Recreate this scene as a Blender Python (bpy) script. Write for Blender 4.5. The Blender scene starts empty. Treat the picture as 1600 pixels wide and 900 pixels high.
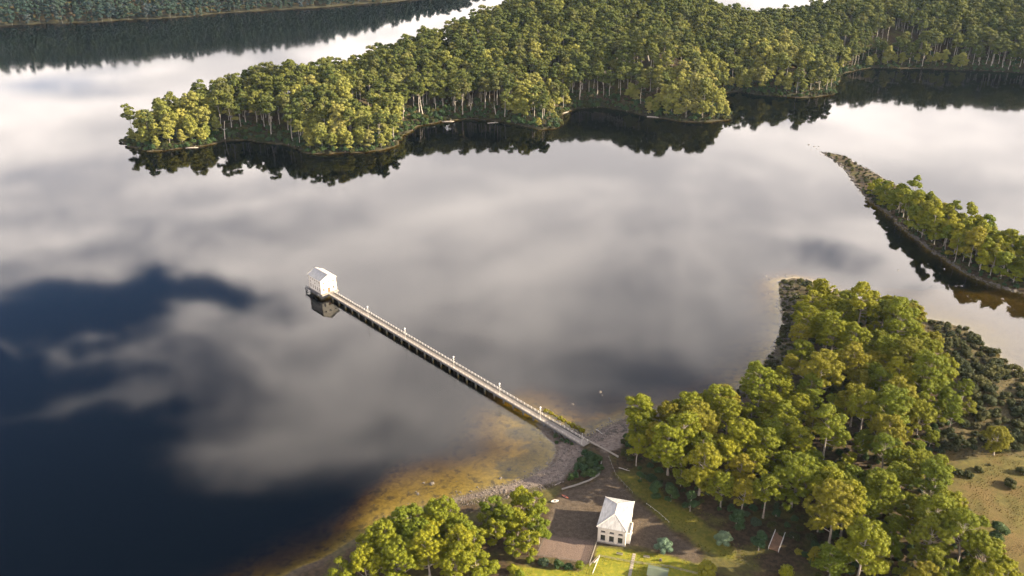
import bpy, math, random
import numpy as np
R = math.radians
rng = np.random.default_rng(7)
random.seed(7)
scene = bpy.context.scene
COL = scene.collection

# ------------------------------------------------------------------ camera
CAM_H, FPX, PITCH = 240.0, 1400.0, R(25)
cam_d = bpy.data.cameras.new('camera')
cam = bpy.data.objects.new('camera', cam_d)
COL.objects.link(cam)
cam.location = (0, 0, CAM_H)
cam.rotation_euler = (R(65), 0, 0)
cam_d.sensor_width = 36.0
cam_d.lens = 36.0 * FPX / 1600.0
cam_d.clip_start = 1.0
cam_d.clip_end = 30000.0
scene.camera = cam

def P(x, y, z=0.0):
    """the point of the plane at height z seen at photograph pixel x, y"""
    u, v = (x - 800.0) / FPX, (y - 450.0) / FPX
    d = math.sin(PITCH) + v * math.cos(PITCH)
    w = math.cos(PITCH) - v * math.sin(PITCH)
    k = (CAM_H - z) / d
    return np.array((u * k, w * k))
def PP(pts, z=0.0):
    return np.array([P(a, b, z) for a, b in pts])
def proj(X, Y, Z):
    c, s = math.cos(PITCH), math.sin(PITCH)
    fw = Y * c - (Z - CAM_H) * s
    up = Y * s + (Z - CAM_H) * c
    return 800 + FPX * X / fw, 450 - FPX * up / fw, fw

# ------------------------------------------------------------------ light
SUN_EL, SUN_BEHIND = R(21), R(5)          # sun stands to the right of the view, a little behind the camera
sx, sy, sz = math.cos(SUN_EL) * math.cos(SUN_BEHIND), -math.cos(SUN_EL) * math.sin(SUN_BEHIND), math.sin(SUN_EL)
world = bpy.data.worlds.new('World')
scene.world = world
world.use_nodes = True
sun_d = bpy.data.lights.new('sun', 'SUN')
sun_d.energy = 5.0
sun_d.angle = R(0.55)
sun_d.color = (1.0, 0.84, 0.59)
sun = bpy.data.objects.new('sun', sun_d)
COL.objects.link(sun)
from mathutils import Vector, Matrix
sun.rotation_euler = Vector((sx, sy, sz)).to_track_quat('Z', 'Y').to_euler()
sun.location = (400, -100, 300)

scene.view_settings.view_transform = 'Standard'
scene.view_settings.look = 'None'
scene.view_settings.gamma = 1.0
scene.view_settings.use_curve_mapping = False
scene.view_settings.exposure = 2.5
scene.render.engine = 'CYCLES'
cy = scene.cycles
cy.max_bounces = 8
cy.diffuse_bounces = 1
cy.glossy_bounces = 3
cy.transmission_bounces = 3
cy.transparent_max_bounces = 8
cy.volume_bounces = 0
cy.use_denoising = True
cy.caustics_reflective = False
cy.caustics_refractive = False
cy.sample_clamp_indirect = 4.0

class N:
    """small helper to write node trees"""
    def __init__(s, tree): s.t = tree; tree.nodes.clear()
    def __call__(s, kind, _out=None, **kw):
        n = s.t.nodes.new(kind)
        for k, v in kw.items():
            if k.startswith('_'): setattr(n, k[1:], v)
        for k, v in kw.items():
            if k.startswith('_'): continue
            key = k.replace('__', ' ')
            if key.startswith('i') and key[1:].isdigit(): key = int(key[1:])
            s.put(n.inputs[key], v)
        return n.outputs[_out] if _out is not None else n.outputs[0] if n.outputs else n
    def put(s, sock, v):
        if isinstance(v, bpy.types.NodeSocket): s.t.links.new(v, sock)
        else:
            if hasattr(sock, 'default_value'):
                dv = sock.default_value
                if hasattr(dv, '__len__') and not hasattr(v, '__len__'): v = (v,) * len(dv)
                if hasattr(dv, '__len__') and len(dv) == 4 and len(v) == 3: v = (*v, 1.0)
                sock.default_value = v
    def m(s, op, a, b=0.0, c=0.0, clamp=False):
        n = s.t.nodes.new('ShaderNodeMath'); n.operation = op; n.use_clamp = clamp
        for i, q in enumerate((a, b, c)): s.put(n.inputs[i], q)
        return n.outputs[0]
    def vm(s, op, a, b=(0, 0, 0), out=0):
        n = s.t.nodes.new('ShaderNodeVectorMath'); n.operation = op
        s.put(n.inputs[0], a); s.put(n.inputs[1], b)
        return n.outputs[out]
    def mix(s, fac, a, b, blend='MIX'):
        n = s.t.nodes.new('ShaderNodeMix'); n.data_type = 'RGBA'; n.blend_type = blend
        s.put(n.inputs[0], fac); s.put(n.inputs[6], a); s.put(n.inputs[7], b)
        return n.outputs[2]
    def step(s, v, lo, hi, a=0.0, b=1.0):
        n = s.t.nodes.new('ShaderNodeMapRange'); n.interpolation_type = 'SMOOTHSTEP'
        for i, q in enumerate((v, lo, hi, a, b)): s.put(n.inputs[i], q)
        return n.outputs[0]
    def noise(s, vec, scale, detail=4.0, rough=0.5, dist=0.0, out=0):
        n = s.t.nodes.new('ShaderNodeTexNoise')
        s.put(n.inputs['Vector'], vec); n.inputs['Scale'].default_value = scale
        n.inputs['Detail'].default_value = detail; n.inputs['Roughness'].default_value = rough
        n.inputs['Distortion'].default_value = dist
        return n.outputs[out]

# sky: clear blue overhead, a broken bank of cloud that thickens towards the horizon
w = N(world.node_tree)
sky = w('ShaderNodeTexSky', _sky_type='NISHITA', _sun_disc=False, _sun_elevation=SUN_EL,
        _sun_rotation=math.atan2(sx, sy), _altitude=1500.0, _air_density=0.85, _dust_density=0.1, _ozone_density=4.0)
dirv = w('ShaderNodeTexCoord', _out='Generated')
sep = w.t.nodes.new('ShaderNodeSeparateXYZ'); w.put(sep.inputs[0], dirv)
zc = w.m('MAXIMUM', sep.outputs[2], 0.03)
px = w.m('DIVIDE', sep.outputs[0], zc)
py = w.m('DIVIDE', sep.outputs[1], zc)
comb = w.t.nodes.new('ShaderNodeCombineXYZ'); w.put(comb.inputs[0], px); w.put(comb.inputs[1], py)
pv = comb.outputs[0]
far = w.m('LOGARITHM', w.m('ADD', w.vm('LENGTH', pv, out=1), 0.2), 2.0)          # cloud layer distance, octaves
wob = w.vm('SUBTRACT', w.noise(w.vm('ADD', pv, (2.0, 4.0, 1.0)), 1.6, 4.0, 0.55, out=1), (0.5, 0.5, 0.5))
pw = w.vm('ADD', pv, w.vm('MULTIPLY', wob, (0.75, 0.75, 0.0)))
n1 = w.noise(w.vm('ADD', pv, (3.1, 7.7, 0.0)), 1.0, 5.0, 0.55, 0.6)
n2 = w.noise(w.vm('ADD', pv, (11.3, 2.4, 0.0)), 3.3, 6.0, 0.6, 0.5)
gap = None                                                                      # clear breaks in the cloud: centre and half-size on the cloud layer
for gx_, gy_, rx_, ry_, k_ in ((-0.93, 2.14, 0.34, 0.12, 1.0), (-1.16, 1.93, 0.30, 0.14, 1.0), (-1.22, 1.68, 0.30, 0.09, 0.9), (-0.95, 1.34, 0.40, 0.11, 0.9), (-0.55, 1.06, 0.55, 0.14, 1.0), (-0.95, 1.12, 0.35, 0.13, 1.0),
                               (0.93, 2.40, 0.16, 0.10, 0.6), (1.05, 2.22, 0.12, 0.10, 0.5), (1.32, 4.15, 0.30, 0.32, 0.6), (0.28, 1.68, 0.34, 0.13, 0.4), (-1.0, 1.49, 0.34, 0.10, 0.85), (-0.63, 1.23, 0.36, 0.11, 1.0), (-0.25, 1.30, 0.3, 0.12, 0.5), (-2.6, 4.6, 0.7, 0.7, 0.5)):
    q = w.vm('MULTIPLY', w.vm('SUBTRACT', pw, (gx_, gy_, 0.0)), (1 / rx_, 1 / ry_, 0.0))
    q = w.step(w.vm('LENGTH', q, out=1), 1.5, 0.25, 0.0, k_)
    gap = q if gap is None else w.m('MAXIMUM', gap, q)
east = w.m('MULTIPLY', w.step(px, -1.1, 0.0), 0.26)
dens = w.m('ADD', w.m('ADD', w.m('MULTIPLY', n1, 0.95), w.m('MULTIPLY', n2, 0.50)), w.m('MULTIPLY', far, 0.32))
dens = w.m('ADD', dens, east)
dens = w.m('SUBTRACT', dens, w.m('MULTIPLY', gap, 0.58))
cover = w.step(dens, 0.80, 1.36)
thick = w.step(w.m('ADD', w.m('MULTIPLY', w.noise(w.vm('ADD', pv, (5.0, 1.0, 4.0)), 0.8, 4.0, 0.55, 0.5), 0.8), w.m('MULTIPLY', n2, 0.2)), 0.36, 0.62)
cloud = w.mix(thick, (13.5, 12.5, 12.3), (27.0, 24.2, 22.2))
cloud = w.vm('SCALE', cloud)
w.put(cloud.node.inputs['Scale'], w.m('MULTIPLY', w.step(far, 0.15, 1.35, 0.45, 1.0), w.step(far, 1.5, 2.9, 1.0, 0.55)))             # the layer is thinner, so dimmer, overhead
skyc = w.mix(cover, sky, cloud)
bg = w('ShaderNodeBackground', Color=skyc, Strength=0.05)
out = w.t.nodes.new('ShaderNodeOutputWorld'); w.put(out.inputs[0], bg)
world.cycles.sampling_method = 'MANUAL'
world.cycles.sample_map_resolution = 512

# ------------------------------------------------------------------ helpers
def tag(o, label=None, cat=None, group=None, kind=None):
    if label: o['label'] = label
    if cat: o['category'] = cat
    if group: o['group'] = group
    if kind: o['kind'] = kind
    return o
def link(o, parent=None):
    COL.objects.link(o)
    if parent is not None: o.parent = parent
    return o
def empty(name, loc=(0, 0, 0), rz=0.0, label=None, cat=None, group=None):
    o = bpy.data.objects.new(name, None)
    o.empty_display_size = 0.5
    o.location = loc; o.rotation_euler = (0, 0, rz)
    COL.objects.link(o)
    return tag(o, label, cat, group)
def mesh_np(name, verts, faces, mats, idx=None, smooth=False, attrs=None):
    """verts (n,3); faces (m,k) array of one polygon size, or a list of lists"""
    me = bpy.data.meshes.new(name)
    if isinstance(faces, np.ndarray):
        m, k = faces.shape
        me.vertices.add(len(verts)); me.vertices.foreach_set('co', np.ascontiguousarray(verts, np.float32).ravel())
        me.loops.add(m * k); me.loops.foreach_set('vertex_index', np.ascontiguousarray(faces, np.int32).ravel())
        me.polygons.add(m); me.polygons.foreach_set('loop_start', np.arange(0, m * k, k, dtype=np.int32))
        try: me.polygons.foreach_set('loop_total', np.full(m, k, np.int32))
        except Exception: pass
    else:
        me.from_pydata([tuple(map(float, v)) for v in verts], [], [tuple(map(int, f)) for f in faces])
    for mt in (mats if isinstance(mats, (list, tuple)) else [mats]): me.materials.append(mt)
    if idx is not None: me.polygons.foreach_set('material_index', np.ascontiguousarray(idx, np.int32))
    me.update(calc_edges=True)
    me.polygons.foreach_set('use_smooth', np.full(len(me.polygons), bool(smooth)))
    for an, (dom, typ, data) in (attrs or {}).items():
        a = me.attributes.new(an, typ, dom)
        a.data.foreach_set('value' if typ == 'FLOAT' else 'vector', np.ascontiguousarray(data, np.float32).ravel())
    return me

class MB:
    """collects boxes, prisms and tubes into one mesh"""
    def __init__(s): s.v = []; s.f = []
    def add(s, v, f):
        b = len(s.v); s.v += [tuple(q) for q in v]; s.f += [tuple(i + b for i in q) for q in f]; return s
    def box(s, x0, x1, y0, y1, z0, z1):
        return s.add([(x0, y0, z0), (x1, y0, z0), (x1, y1, z0), (x0, y1, z0), (x0, y0, z1), (x1, y0, z1), (x1, y1, z1), (x0, y1, z1)],
                     [(0, 3, 2, 1), (4, 5, 6, 7), (0, 1, 5, 4), (1, 2, 6, 5), (2, 3, 7, 6), (3, 0, 4, 7)])
    def beam(s, a, b, wd, ht):
        """box beam from a to b, width wd (horizontal) and height ht"""
        a, b = Vector(a), Vector(b); d = (b - a).normalized()
        sd = d.cross(Vector((0, 0, 1)))
        sd = sd.normalized() if sd.length > 1e-4 else Vector((1, 0, 0))
        up = sd.cross(d)
        vs = [p + sd * i * wd / 2 + up * j * ht / 2 for p in (a, b) for i, j in ((-1, -1), (1, -1), (1, 1), (-1, 1))]
        return s.add(vs, [(0, 1, 2, 3), (7, 6, 5, 4), (0, 4, 5, 1), (1, 5, 6, 2), (2, 6, 7, 3), (3, 7, 4, 0)])
    def tube(s, pts, rad, n=8, cap=True):
        pts = [Vector(p) for p in pts]; vs = []; fs = []
        for i, p in enumerate(pts):
            d = (pts[min(i + 1, len(pts) - 1)] - pts[max(i - 1, 0)]).normalized()
            a = d.cross(Vector((0.31, 0.95, 0.05))).normalized(); b = d.cross(a)
            for k in range(n):
                t = 2 * math.pi * k / n
                vs.append(p + (a * math.cos(t) + b * math.sin(t)) * rad[i])
        for i in range(len(pts) - 1):
            for k in range(n):
                fs.append((i * n + k, i * n + (k + 1) % n, (i + 1) * n + (k + 1) % n, (i + 1) * n + k))
        if cap:
            fs.append(tuple(range(n - 1, -1, -1))); fs.append(tuple(range((len(pts) - 1) * n, len(pts) * n)))
        return s.add(vs, fs)
    def lathe(s, prof, c=(0, 0, 0), n=12):
        vs = []; fs = []
        for r, z in prof:
            for k in range(n):
                t = 2 * math.pi * k / n; vs.append((c[0] + r * math.cos(t), c[1] + r * math.sin(t), c[2] + z))
        for i in range(len(prof) - 1):
            for k in range(n):
                fs.append((i * n + k, i * n + (k + 1) % n, (i + 1) * n + (k + 1) % n, (i + 1) * n + k))
        fs.append(tuple(range(n - 1, -1, -1))); fs.append(tuple(range((len(prof) - 1) * n, len(prof) * n)))
        return s.add(vs, fs)
    def build(s, name, mat, parent=None, smooth=False):
        me = mesh_np(name, s.v, s.f, mat, smooth=smooth)
        return link(bpy.data.objects.new(name, me), parent)

def hash2(ix, iy, seed):
    h = (ix.astype(np.int64) * 374761393 + iy.astype(np.int64) * 668265263 + seed * 1274126177) & 0xFFFFFFFF
    h = ((h ^ (h >> 13)) * 1274126177) & 0xFFFFFFFF
    return ((h ^ (h >> 16)) & 0xFFFF) / 65535.0
def vnoise(x, y, seed=0):
    ix, iy = np.floor(x), np.floor(y); fx, fy = x - ix, y - iy
    fx = fx * fx * (3 - 2 * fx); fy = fy * fy * (3 - 2 * fy)
    a, b = hash2(ix, iy, seed), hash2(ix + 1, iy, seed)
    c, d = hash2(ix, iy + 1, seed), hash2(ix + 1, iy + 1, seed)
    return (a + (b - a) * fx) * (1 - fy) + (c + (d - c) * fx) * fy
def fbm(x, y, seed=0, o=4):
    t, amp, tot = 0, 1.0, 0
    for k in range(o):
        t = t + amp * (vnoise(x, y, seed + k) - 0.5); tot += amp; amp *= 0.5; x = x * 2.03 + 11.3; y = y * 2.03 + 5.7
    return 2 * t / tot
def sdf(poly, x, y):
    """signed distance to a closed polygon, positive inside"""
    d2 = np.full(x.shape, 1e18); ins = np.zeros(x.shape, bool)
    n = len(poly)
    for i in range(n):
        (ax, ay), (bx, by) = poly[i], poly[(i + 1) % n]
        ex, ey = bx - ax, by - ay
        L = ex * ex + ey * ey + 1e-12
        t = np.clip(((x - ax) * ex + (y - ay) * ey) / L, 0, 1)
        d2 = np.minimum(d2, (x - ax - t * ex) ** 2 + (y - ay - t * ey) ** 2)
        c = ((ay > y) != (by > y)) & (x < (bx - ax) * (y - ay) / (by - ay + 1e-12) + ax)
        ins ^= c
    return np.where(ins, 1, -1) * np.sqrt(d2)
def sstep(t): t = np.clip(t, 0, 1); return t * t * (3 - 2 * t)

# ------------------------------------------------------------------ materials
def mat(name):
    m = bpy.data.materials.new(name); m.use_nodes = True
    n = N(m.node_tree); return m, n
def finish(n, shader, vol=None):
    o = n.t.nodes.new('ShaderNodeOutputMaterial'); n.put(o.inputs['Surface'], shader)
    if vol is not None: n.put(o.inputs['Volume'], vol)
def worn(name, col, rough=0.7, var=0.25, scale=0.6, bump=0.0, bscale=6.0, metal=0.0, col2=None, spec=0.4):
    """a plain paint, stone or wood surface with blotchy wear"""
    m, n = mat(name)
    pos = n('ShaderNodeTexCoord', _out='Object')
    a = n.noise(pos, scale, 5.0, 0.6)
    b = n.noise(pos, scale * 7.0, 4.0, 0.6)
    f = n.m('ADD', n.m('MULTIPLY', a, 0.65), n.m('MULTIPLY', b, 0.35))
    dark = col2 or tuple(c * (1 - var) for c in col)
    c = n.mix(n.step(f, 0.35, 0.62), dark, col)
    bs = n.t.nodes.new('ShaderNodeBsdfPrincipled')
    n.put(bs.inputs['Base Color'], c); bs.inputs['Roughness'].default_value = rough
    bs.inputs['Metallic'].default_value = metal; bs.inputs['Specular IOR Level'].default_value = spec
    if bump:
        bp = n('ShaderNodeBump', Strength=bump, Distance=0.05, Height=n.noise(pos, bscale, 4.0))
        n.put(bs.inputs['Normal'], bp)
    finish(n, bs.outputs[0]); return m
def leaf_mat(name, c_lo, c_hi, trans=0.13, hue_var=1.0):
    """foliage: colour differs from tree to tree (object random) and from clump to clump (attribute var)"""
    m, n = mat(name)
    r = n('ShaderNodeObjectInfo', _out='Random')
    at = n('ShaderNodeAttribute', _out='Fac', _attribute_name='var')
    f = n.m('ADD', n.m('MULTIPLY', r, 0.62), n.m('MULTIPLY', at, 0.38), clamp=True)
    c = n.mix(f, c_lo, c_hi)
    r2 = n.m('FRACT', n.m('MULTIPLY', r, 17.31))
    c = n.mix(n.m('MULTIPLY', r2, 0.62 * hue_var), c, (c_lo[0] * 0.55, c_lo[1] * 0.85, c_lo[2] * 1.3))
    r3 = n.step(n.m('FRACT', n.m('MULTIPLY', r, 7.77)), 0.72, 0.95, 0.0, 0.55 * hue_var)
    c = n.mix(r3, c, (c_hi[0] * 0.78, c_hi[1] * 0.66, c_hi[2] * 1.5))
    d = n('ShaderNodeBsdfPrincipled', Base__Color=c, Roughness=0.7, Specular__IOR__Level=0.10)
    t = n('ShaderNodeBsdfTranslucent', Color=n.mix(0.5, c, (c_hi[0] * 1.1, c_hi[1] * 1.15, c_hi[2] * 0.6)))
    ms = n.t.nodes.new('ShaderNodeMixShader'); ms.inputs[0].default_value = trans
    n.put(ms.inputs[1], d); n.put(ms.inputs[2], t)
    finish(n, ms.outputs[0]); return m

M = {}
M['gum_leaf'] = leaf_mat('gum_leaf', (0.080, 0.092, 0.007), (0.195, 0.178, 0.009))
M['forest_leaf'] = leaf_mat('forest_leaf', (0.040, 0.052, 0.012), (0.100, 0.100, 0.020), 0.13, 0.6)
M['sunlit_lobe_leaf'] = leaf_mat('sunlit_lobe_leaf', (0.092, 0.100, 0.020), (0.200, 0.184, 0.040), 0.13, 0.45)  # paler than the forest leaf: sunlight on the lobes is put into the colour
M['shaded_far_leaf'] = leaf_mat('shaded_far_leaf', (0.016, 0.028, 0.020), (0.036, 0.050, 0.032), 0.1)  # dark species green; cloud shadow over the far shore is put into it too
M['heath_leaf'] = leaf_mat('heath_leaf', (0.020, 0.024, 0.007), (0.058, 0.055, 0.014), 0.12)
M['dark_leaf'] = leaf_mat('dark_leaf', (0.022, 0.040, 0.014), (0.050, 0.072, 0.020), 0.15)
M['blue_leaf'] = leaf_mat('blue_leaf', (0.060, 0.095, 0.062), (0.115, 0.150, 0.085), 0.15, 0.3)
M['yellow_leaf'] = leaf_mat('yellow_leaf', (0.12, 0.115, 0.012), (0.19, 0.165, 0.018), 0.2, 0.2)
M['bark'] = worn('bark', (0.26, 0.22, 0.18), 0.85, 0.55, 0.5)
M['pale_bark'] = worn('pale_bark', (0.30, 0.265, 0.225), 0.85, 0.5, 0.35)
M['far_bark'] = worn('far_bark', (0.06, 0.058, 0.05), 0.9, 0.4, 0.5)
M['dead_wood'] = worn('dead_wood', (0.34, 0.30, 0.26), 0.9, 0.4, 0.5)
M['white_paint'] = worn('white_paint', (0.50, 0.465, 0.42), 0.6, 0.22, 0.4)
M['trim_paint'] = worn('trim_paint', (0.42, 0.375, 0.33), 0.6, 0.25, 0.5)
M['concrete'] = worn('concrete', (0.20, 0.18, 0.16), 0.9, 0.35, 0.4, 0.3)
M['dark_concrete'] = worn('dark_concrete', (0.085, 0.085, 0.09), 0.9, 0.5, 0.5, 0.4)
M['deck'] = worn('deck', (0.20, 0.175, 0.15), 0.9, 0.40, 0.22, 0.3)
M['rail_paint'] = worn('rail_paint', (0.50, 0.46, 0.41), 0.6, 0.2, 1.0)
M['dark_steel'] = worn('dark_steel', (0.05, 0.05, 0.055), 0.6, 0.4, 1.0)
M['glass'] = worn('glass', (0.012, 0.014, 0.018), 0.08, 0.3, 1.0, spec=0.6)
M['lamp_glass'] = worn('lamp_glass', (0.75, 0.75, 0.74), 0.25, 0.05, 1.0)
M['rock'] = worn('rock', (0.09, 0.075, 0.063), 0.92, 0.5, 1.2, 0.6)
M['pale_rock'] = worn('pale_rock', (0.12, 0.097, 0.080), 0.92, 0.4, 1.0, 0.5)
M['timber'] = worn('timber', (0.20, 0.175, 0.145), 0.9, 0.4, 0.8)
M['brown_timber'] = worn('brown_timber', (0.16, 0.09, 0.05), 0.9, 0.4, 0.8)
M['green_metal'] = worn('green_metal', (0.070, 0.085, 0.055), 0.55, 0.2, 0.4)
M['red_plastic'] = worn('red_plastic', (0.42, 0.10, 0.04), 0.4, 0.2, 1.0)
M['path_slab'] = worn('path_slab', (0.22, 0.19, 0.15), 0.9, 0.25, 0.8)
M['pole_metal'] = worn('pole_metal', (0.30, 0.29, 0.28), 0.5, 0.2, 1.0)

# ribbed metal roof sheet
def roof_mat(name, col, var):
    m, n = mat(name)
    pos = n('ShaderNodeTexCoord', _out='Object')
    st = n.noise(n.vm('MULTIPLY', pos, (1.0, 0.25, 0.6)), 1.3, 5.0, 0.62)
    c = n.mix(n.step(st, 0.32, 0.66), tuple(q * (1 - var) for q in col), col)
    wv = n('ShaderNodeTexWave', _out='Fac', _wave_type='BANDS', _bands_direction='Y', Vector=pos, Scale=1.1, Distortion=0.0)
    bp = n('ShaderNodeBump', Strength=0.5, Distance=0.03, Height=wv)
    bs = n('ShaderNodeBsdfPrincipled', Base__Color=c, Roughness=0.5, Normal=bp)
    finish(n, bs); return m
M['roof_pale'] = roof_mat('roof_pale', (0.25, 0.25, 0.25), 0.35)
M['roof_white'] = roof_mat('roof_white', (0.26, 0.255, 0.25), 0.38)

# ------------------------------------------------------------------ shorelines (points on the lake surface)
def px_poly(*parts):
    return np.concatenate([np.asarray(q, float) for q in parts])
near_shore = PP([(380, 925), (452, 897), (505, 872), (548, 846), (590, 822), (618, 806), (662, 792), (705, 781), (760, 766), (800, 755), (832, 744), (858, 727), (870, 709),
                 (868, 693), (853, 679), (838, 664), (846, 653), (868, 661), (892, 671), (918, 681), (938, 672), (962, 660), (986, 650), (1020, 646), (1060, 641), (1108, 629), (1150, 611), (1180, 588),
                 (1202, 560), (1217, 532), (1224, 505), (1219, 480), (1222, 458), (1216, 440), (1240, 434), (1268, 440), (1292, 452), (1345, 470), (1400, 486), (1436, 497),
                 (1470, 500), (1510, 515), (1545, 545), (1575, 572), (1620, 596)])
near_land = px_poly(near_shore, [(340, 390), (460, 340), (520, 100), (420, -60), (-200, -60), (-170, 120)])
spit_land = px_poly(PP([(1281, 237), (1302, 250), (1322, 268), (1338, 290), (1362, 318), (1392, 340), (1420, 366), (1448, 388), (1475, 405), (1512, 430), (1548, 446), (1600, 459), (1660, 470)]),
                    [(420, 480), (470, 560)], PP([(1610, 395), (1560, 374), (1500, 345), (1452, 318), (1410, 296), (1385, 280), (1350, 262), (1318, 243)]))
head_front = PP([(188, 222), (206, 232), (232, 236), (275, 233), (320, 228), (345, 222), (385, 219), (420, 224), (452, 228), (478, 240), (510, 241), (548, 238), (598, 236), (622, 227), (632, 212),
                 (655, 198), (690, 190), (738, 186), (782, 191), (812, 196), (842, 203), (868, 201), (879, 190), (880, 178), (902, 169), (940, 168), (985, 175), (1030, 184), (1062, 189), (1105, 191), (1142, 187),
                 (1144, 176), (1132, 160), (1120, 148), (1150, 143), (1190, 148), (1235, 152), (1280, 152), (1306, 147), (1308, 132), (1318, 114), (1360, 106), (1420, 107), (1480, 109), (1540, 111), (1620, 115)])
head_land = px_poly(head_front, [(780, 1150), (1500, 1250), (1900, 1900)],
                    PP([(1500, 18), (1400, 32), (1300, 52), (1210, 64), (1110, 62), (1030, 44), (960, 30), (880, 40), (800, 72), (720, 96), (640, 116), (560, 136), (450, 150), (340, 170), (250, 196), (205, 212)]))
far_land = px_poly(PP([(-300, 58), (-60, 43), (0, 40.5), (100, 36.5), (200, 31.5), (240, 30), (300, 25), (400, 18), (460, 14), (560, 8), (640, 1), (720, -6)]),
                   [(-60, 2150), (40, 2700), (-400, 4200), (-3500, 4200), (-3500, 1500)])
POLYS = [near_land, spit_land, head_land, far_land]
lagoon = PP([(1400, 470), (1330, 440), (1480, 430), (1660, 470), (1660, 600), (1560, 560), (1440, 500)])

HILLS = [  # photograph pixel of the foot point, rise in metres, radius in metres
    (300, 195, 8, 70), (430, 175, 12, 80), (545, 195, 17, 60), (830, 178, 12, 45), (1060, 150, 34, 75), (1215, 128, 20, 70), (660, 140, 22, 120), (760, 120, 34, 130), (860, 95, 48, 150), (950, 80, 58, 160),
    (990, 125, 24, 110), (1090, 145, 10, 90), (1080, 90, 22, 120), (1210, 115, 10, 100), (1190, 85, 14, 120), (1330, 75, 30, 150), (1450, 66, 36, 170), (1590, 66, 42, 200), (1700, 60, 45, 250)]
HILLS = [(*P(a, b), z, r) for a, b, z, r in HILLS]
ROOT = P(936, 705)

def fields(x, y):
    """shore distance, which land is nearest, ground height"""
    x = np.asarray(x, float); y = np.asarray(y, float)
    near = y < 700
    ss = np.stack([sdf(p, x, y) for p in POLYS])
    ss[0] += 1.6 * fbm(x / 9, y / 9, 3)
    ss[1] += 2.2 * fbm(x / 9, y / 9, 4)
    ss[2] += 5.0 * fbm(x / 24, y / 24, 5)
    ss[3] += 14.0 * fbm(x / 60, y / 60, 6)
    which = ss.argmax(0); s = ss.max(0)
    # dry land
    z = np.where(s < 14, 0.085 * s, 1.19 + (1 - np.exp(-(np.maximum(s, 14) - 14) / 60)) * 1.6)
    hill = np.zeros_like(x)
    for hx, hy, hz, hr in HILLS: hill = np.maximum(hill, hz * np.exp(-((x - hx) ** 2 + (y - hy) ** 2) / (hr * hr))) + 0.25 * np.minimum(hill, hz * np.exp(-((x - hx) ** 2 + (y - hy) ** 2) / (hr * hr)))
    z = z + np.where(which == 2, hill * sstep(s / 70) + sstep(s / 40) * 4, 0)
    z = z + np.where(which == 3, np.clip((s - 15), 0, 500) * 0.27 + 8 * fbm(x / 120, y / 120, 9) * sstep(s / 60), 0)
    z = z + np.where(which == 0, 1.2 * np.exp(-((x - ROOT[0]) ** 2 + (y - ROOT[1]) ** 2) / 150.0) * sstep(s / 4), 0)
    z = z + np.where(s > 0, 0.25 * fbm(x / 5, y / 5, 12) * sstep(s / 8), 0)
    # level ground round the shore house
    hx, hy = 40.5, 283.5
    flat = sstep(1.6 - np.hypot(x - hx, y - hy) / 22.0)
    z = np.where(s > 2, z * (1 - flat) + 1.5 * flat, z)
    # lake bed
    d = np.maximum(-s, 0)
    dep = 0.040 * d + 0.0040 * np.maximum(d - 18, 0) ** 2 + 0.10 * d * sstep((x + 5) / 50) + 0.14 * d * sstep((-x - 52) / 26)
    dep = np.where((which >= 2), dep * 7.0 + np.minimum(d, 3) * 0.5, np.where(which == 1, dep * 3.0 + np.minimum(d, 3) * 0.5, dep))
    lg = sstep(sdf(lagoon, x, y) / 30 + 0.4)
    dep = dep * (1 - lg) + lg * np.minimum(dep, 0.030 * d + 0.25)
    dep = np.minimum(dep, 24) * (1 + 0.25 * fbm(x / 14, y / 14, 21))
    z = np.where(s < 0, -dep, z)
    return s, which, z
def gz(x, y):
    return float(fields(np.array([x]), np.array([y]))[2][0])

# ------------------------------------------------------------------ ground sheet (land and lake bed in one)
def rows(a, b, r):
    q = [a]
    while q[-1] < b: q.append(q[-1] * (1 + r))
    return q
ys = np.array(rows(150.0, 1300.0, 0.0042) + rows(1310.0, 2600.0, 0.008)[0:] + rows(2640.0, 12000.0, 0.06))
ts = np.concatenate([np.linspace(-2.4, -0.85, 12)[:-1], np.linspace(-0.85, 0.85, 400), np.linspace(0.85, 2.4, 12)[1:]])
gx = (ts[None, :] * ys[:, None]); gy = np.repeat(ys[:, None], len(ts), 1)
S, WH, Z = fields(gx.ravel(), gy.ravel())
X, Y = gx.ravel(), gy.ravel()
nr, nc = gx.shape
i0 = (np.arange(nr - 1)[:, None] * nc + np.arange(nc - 1)[None, :]).ravel()
quads = np.stack([i0, i0 + 1, i0 + nc + 1, i0 + nc], 1)

def zone(px, soft, z=1.5, jit=0.6, seed=30):
    poly = PP(px, z)
    return sstep((sdf(poly, X, Y) + jit * 2 * fbm(X / 4, Y / 4, seed)) / soft + 0.5)
inland = (WH == 0)
A = {}
A['beach'] = np.where(WH == 0, sstep(1 - (S - 1.0) / 4.0) * 0.8, sstep(1 - (S - 0.5) / 3.0) * 0.75 * (0.35 + 0.65 * sstep(vnoise(X / 30, Y / 30, 88) * 2 - 0.5))) * (S > -1)
bch = zone([(720, 780), (830, 744), (868, 722), (872, 690), (905, 690), (912, 715), (880, 750), (832, 762), (770, 772)], 2.0, 0.6)
dlt = zone([(915, 688), (950, 664), (990, 655), (985, 680), (968, 705), (948, 712)], 2.0, 0.6)
A['beach'] = np.maximum(A['beach'] * np.where(WH == 0, 0.75, 1.0), np.maximum(bch, dlt))
A['gravel'] = np.maximum(zone([(878, 766), (930, 752), (940, 712), (952, 712), (957, 742), (985, 772), (1042, 825), (1098, 868), (1088, 884), (1030, 862), (988, 852), (935, 852), (925, 880), (834, 868), (848, 832), (866, 785)], 2.0, 1.5, 0.7),
                         zone([(940, 700), (952, 700), (958, 745), (935, 750)], 1.0, 1.8, 0.2))
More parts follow.
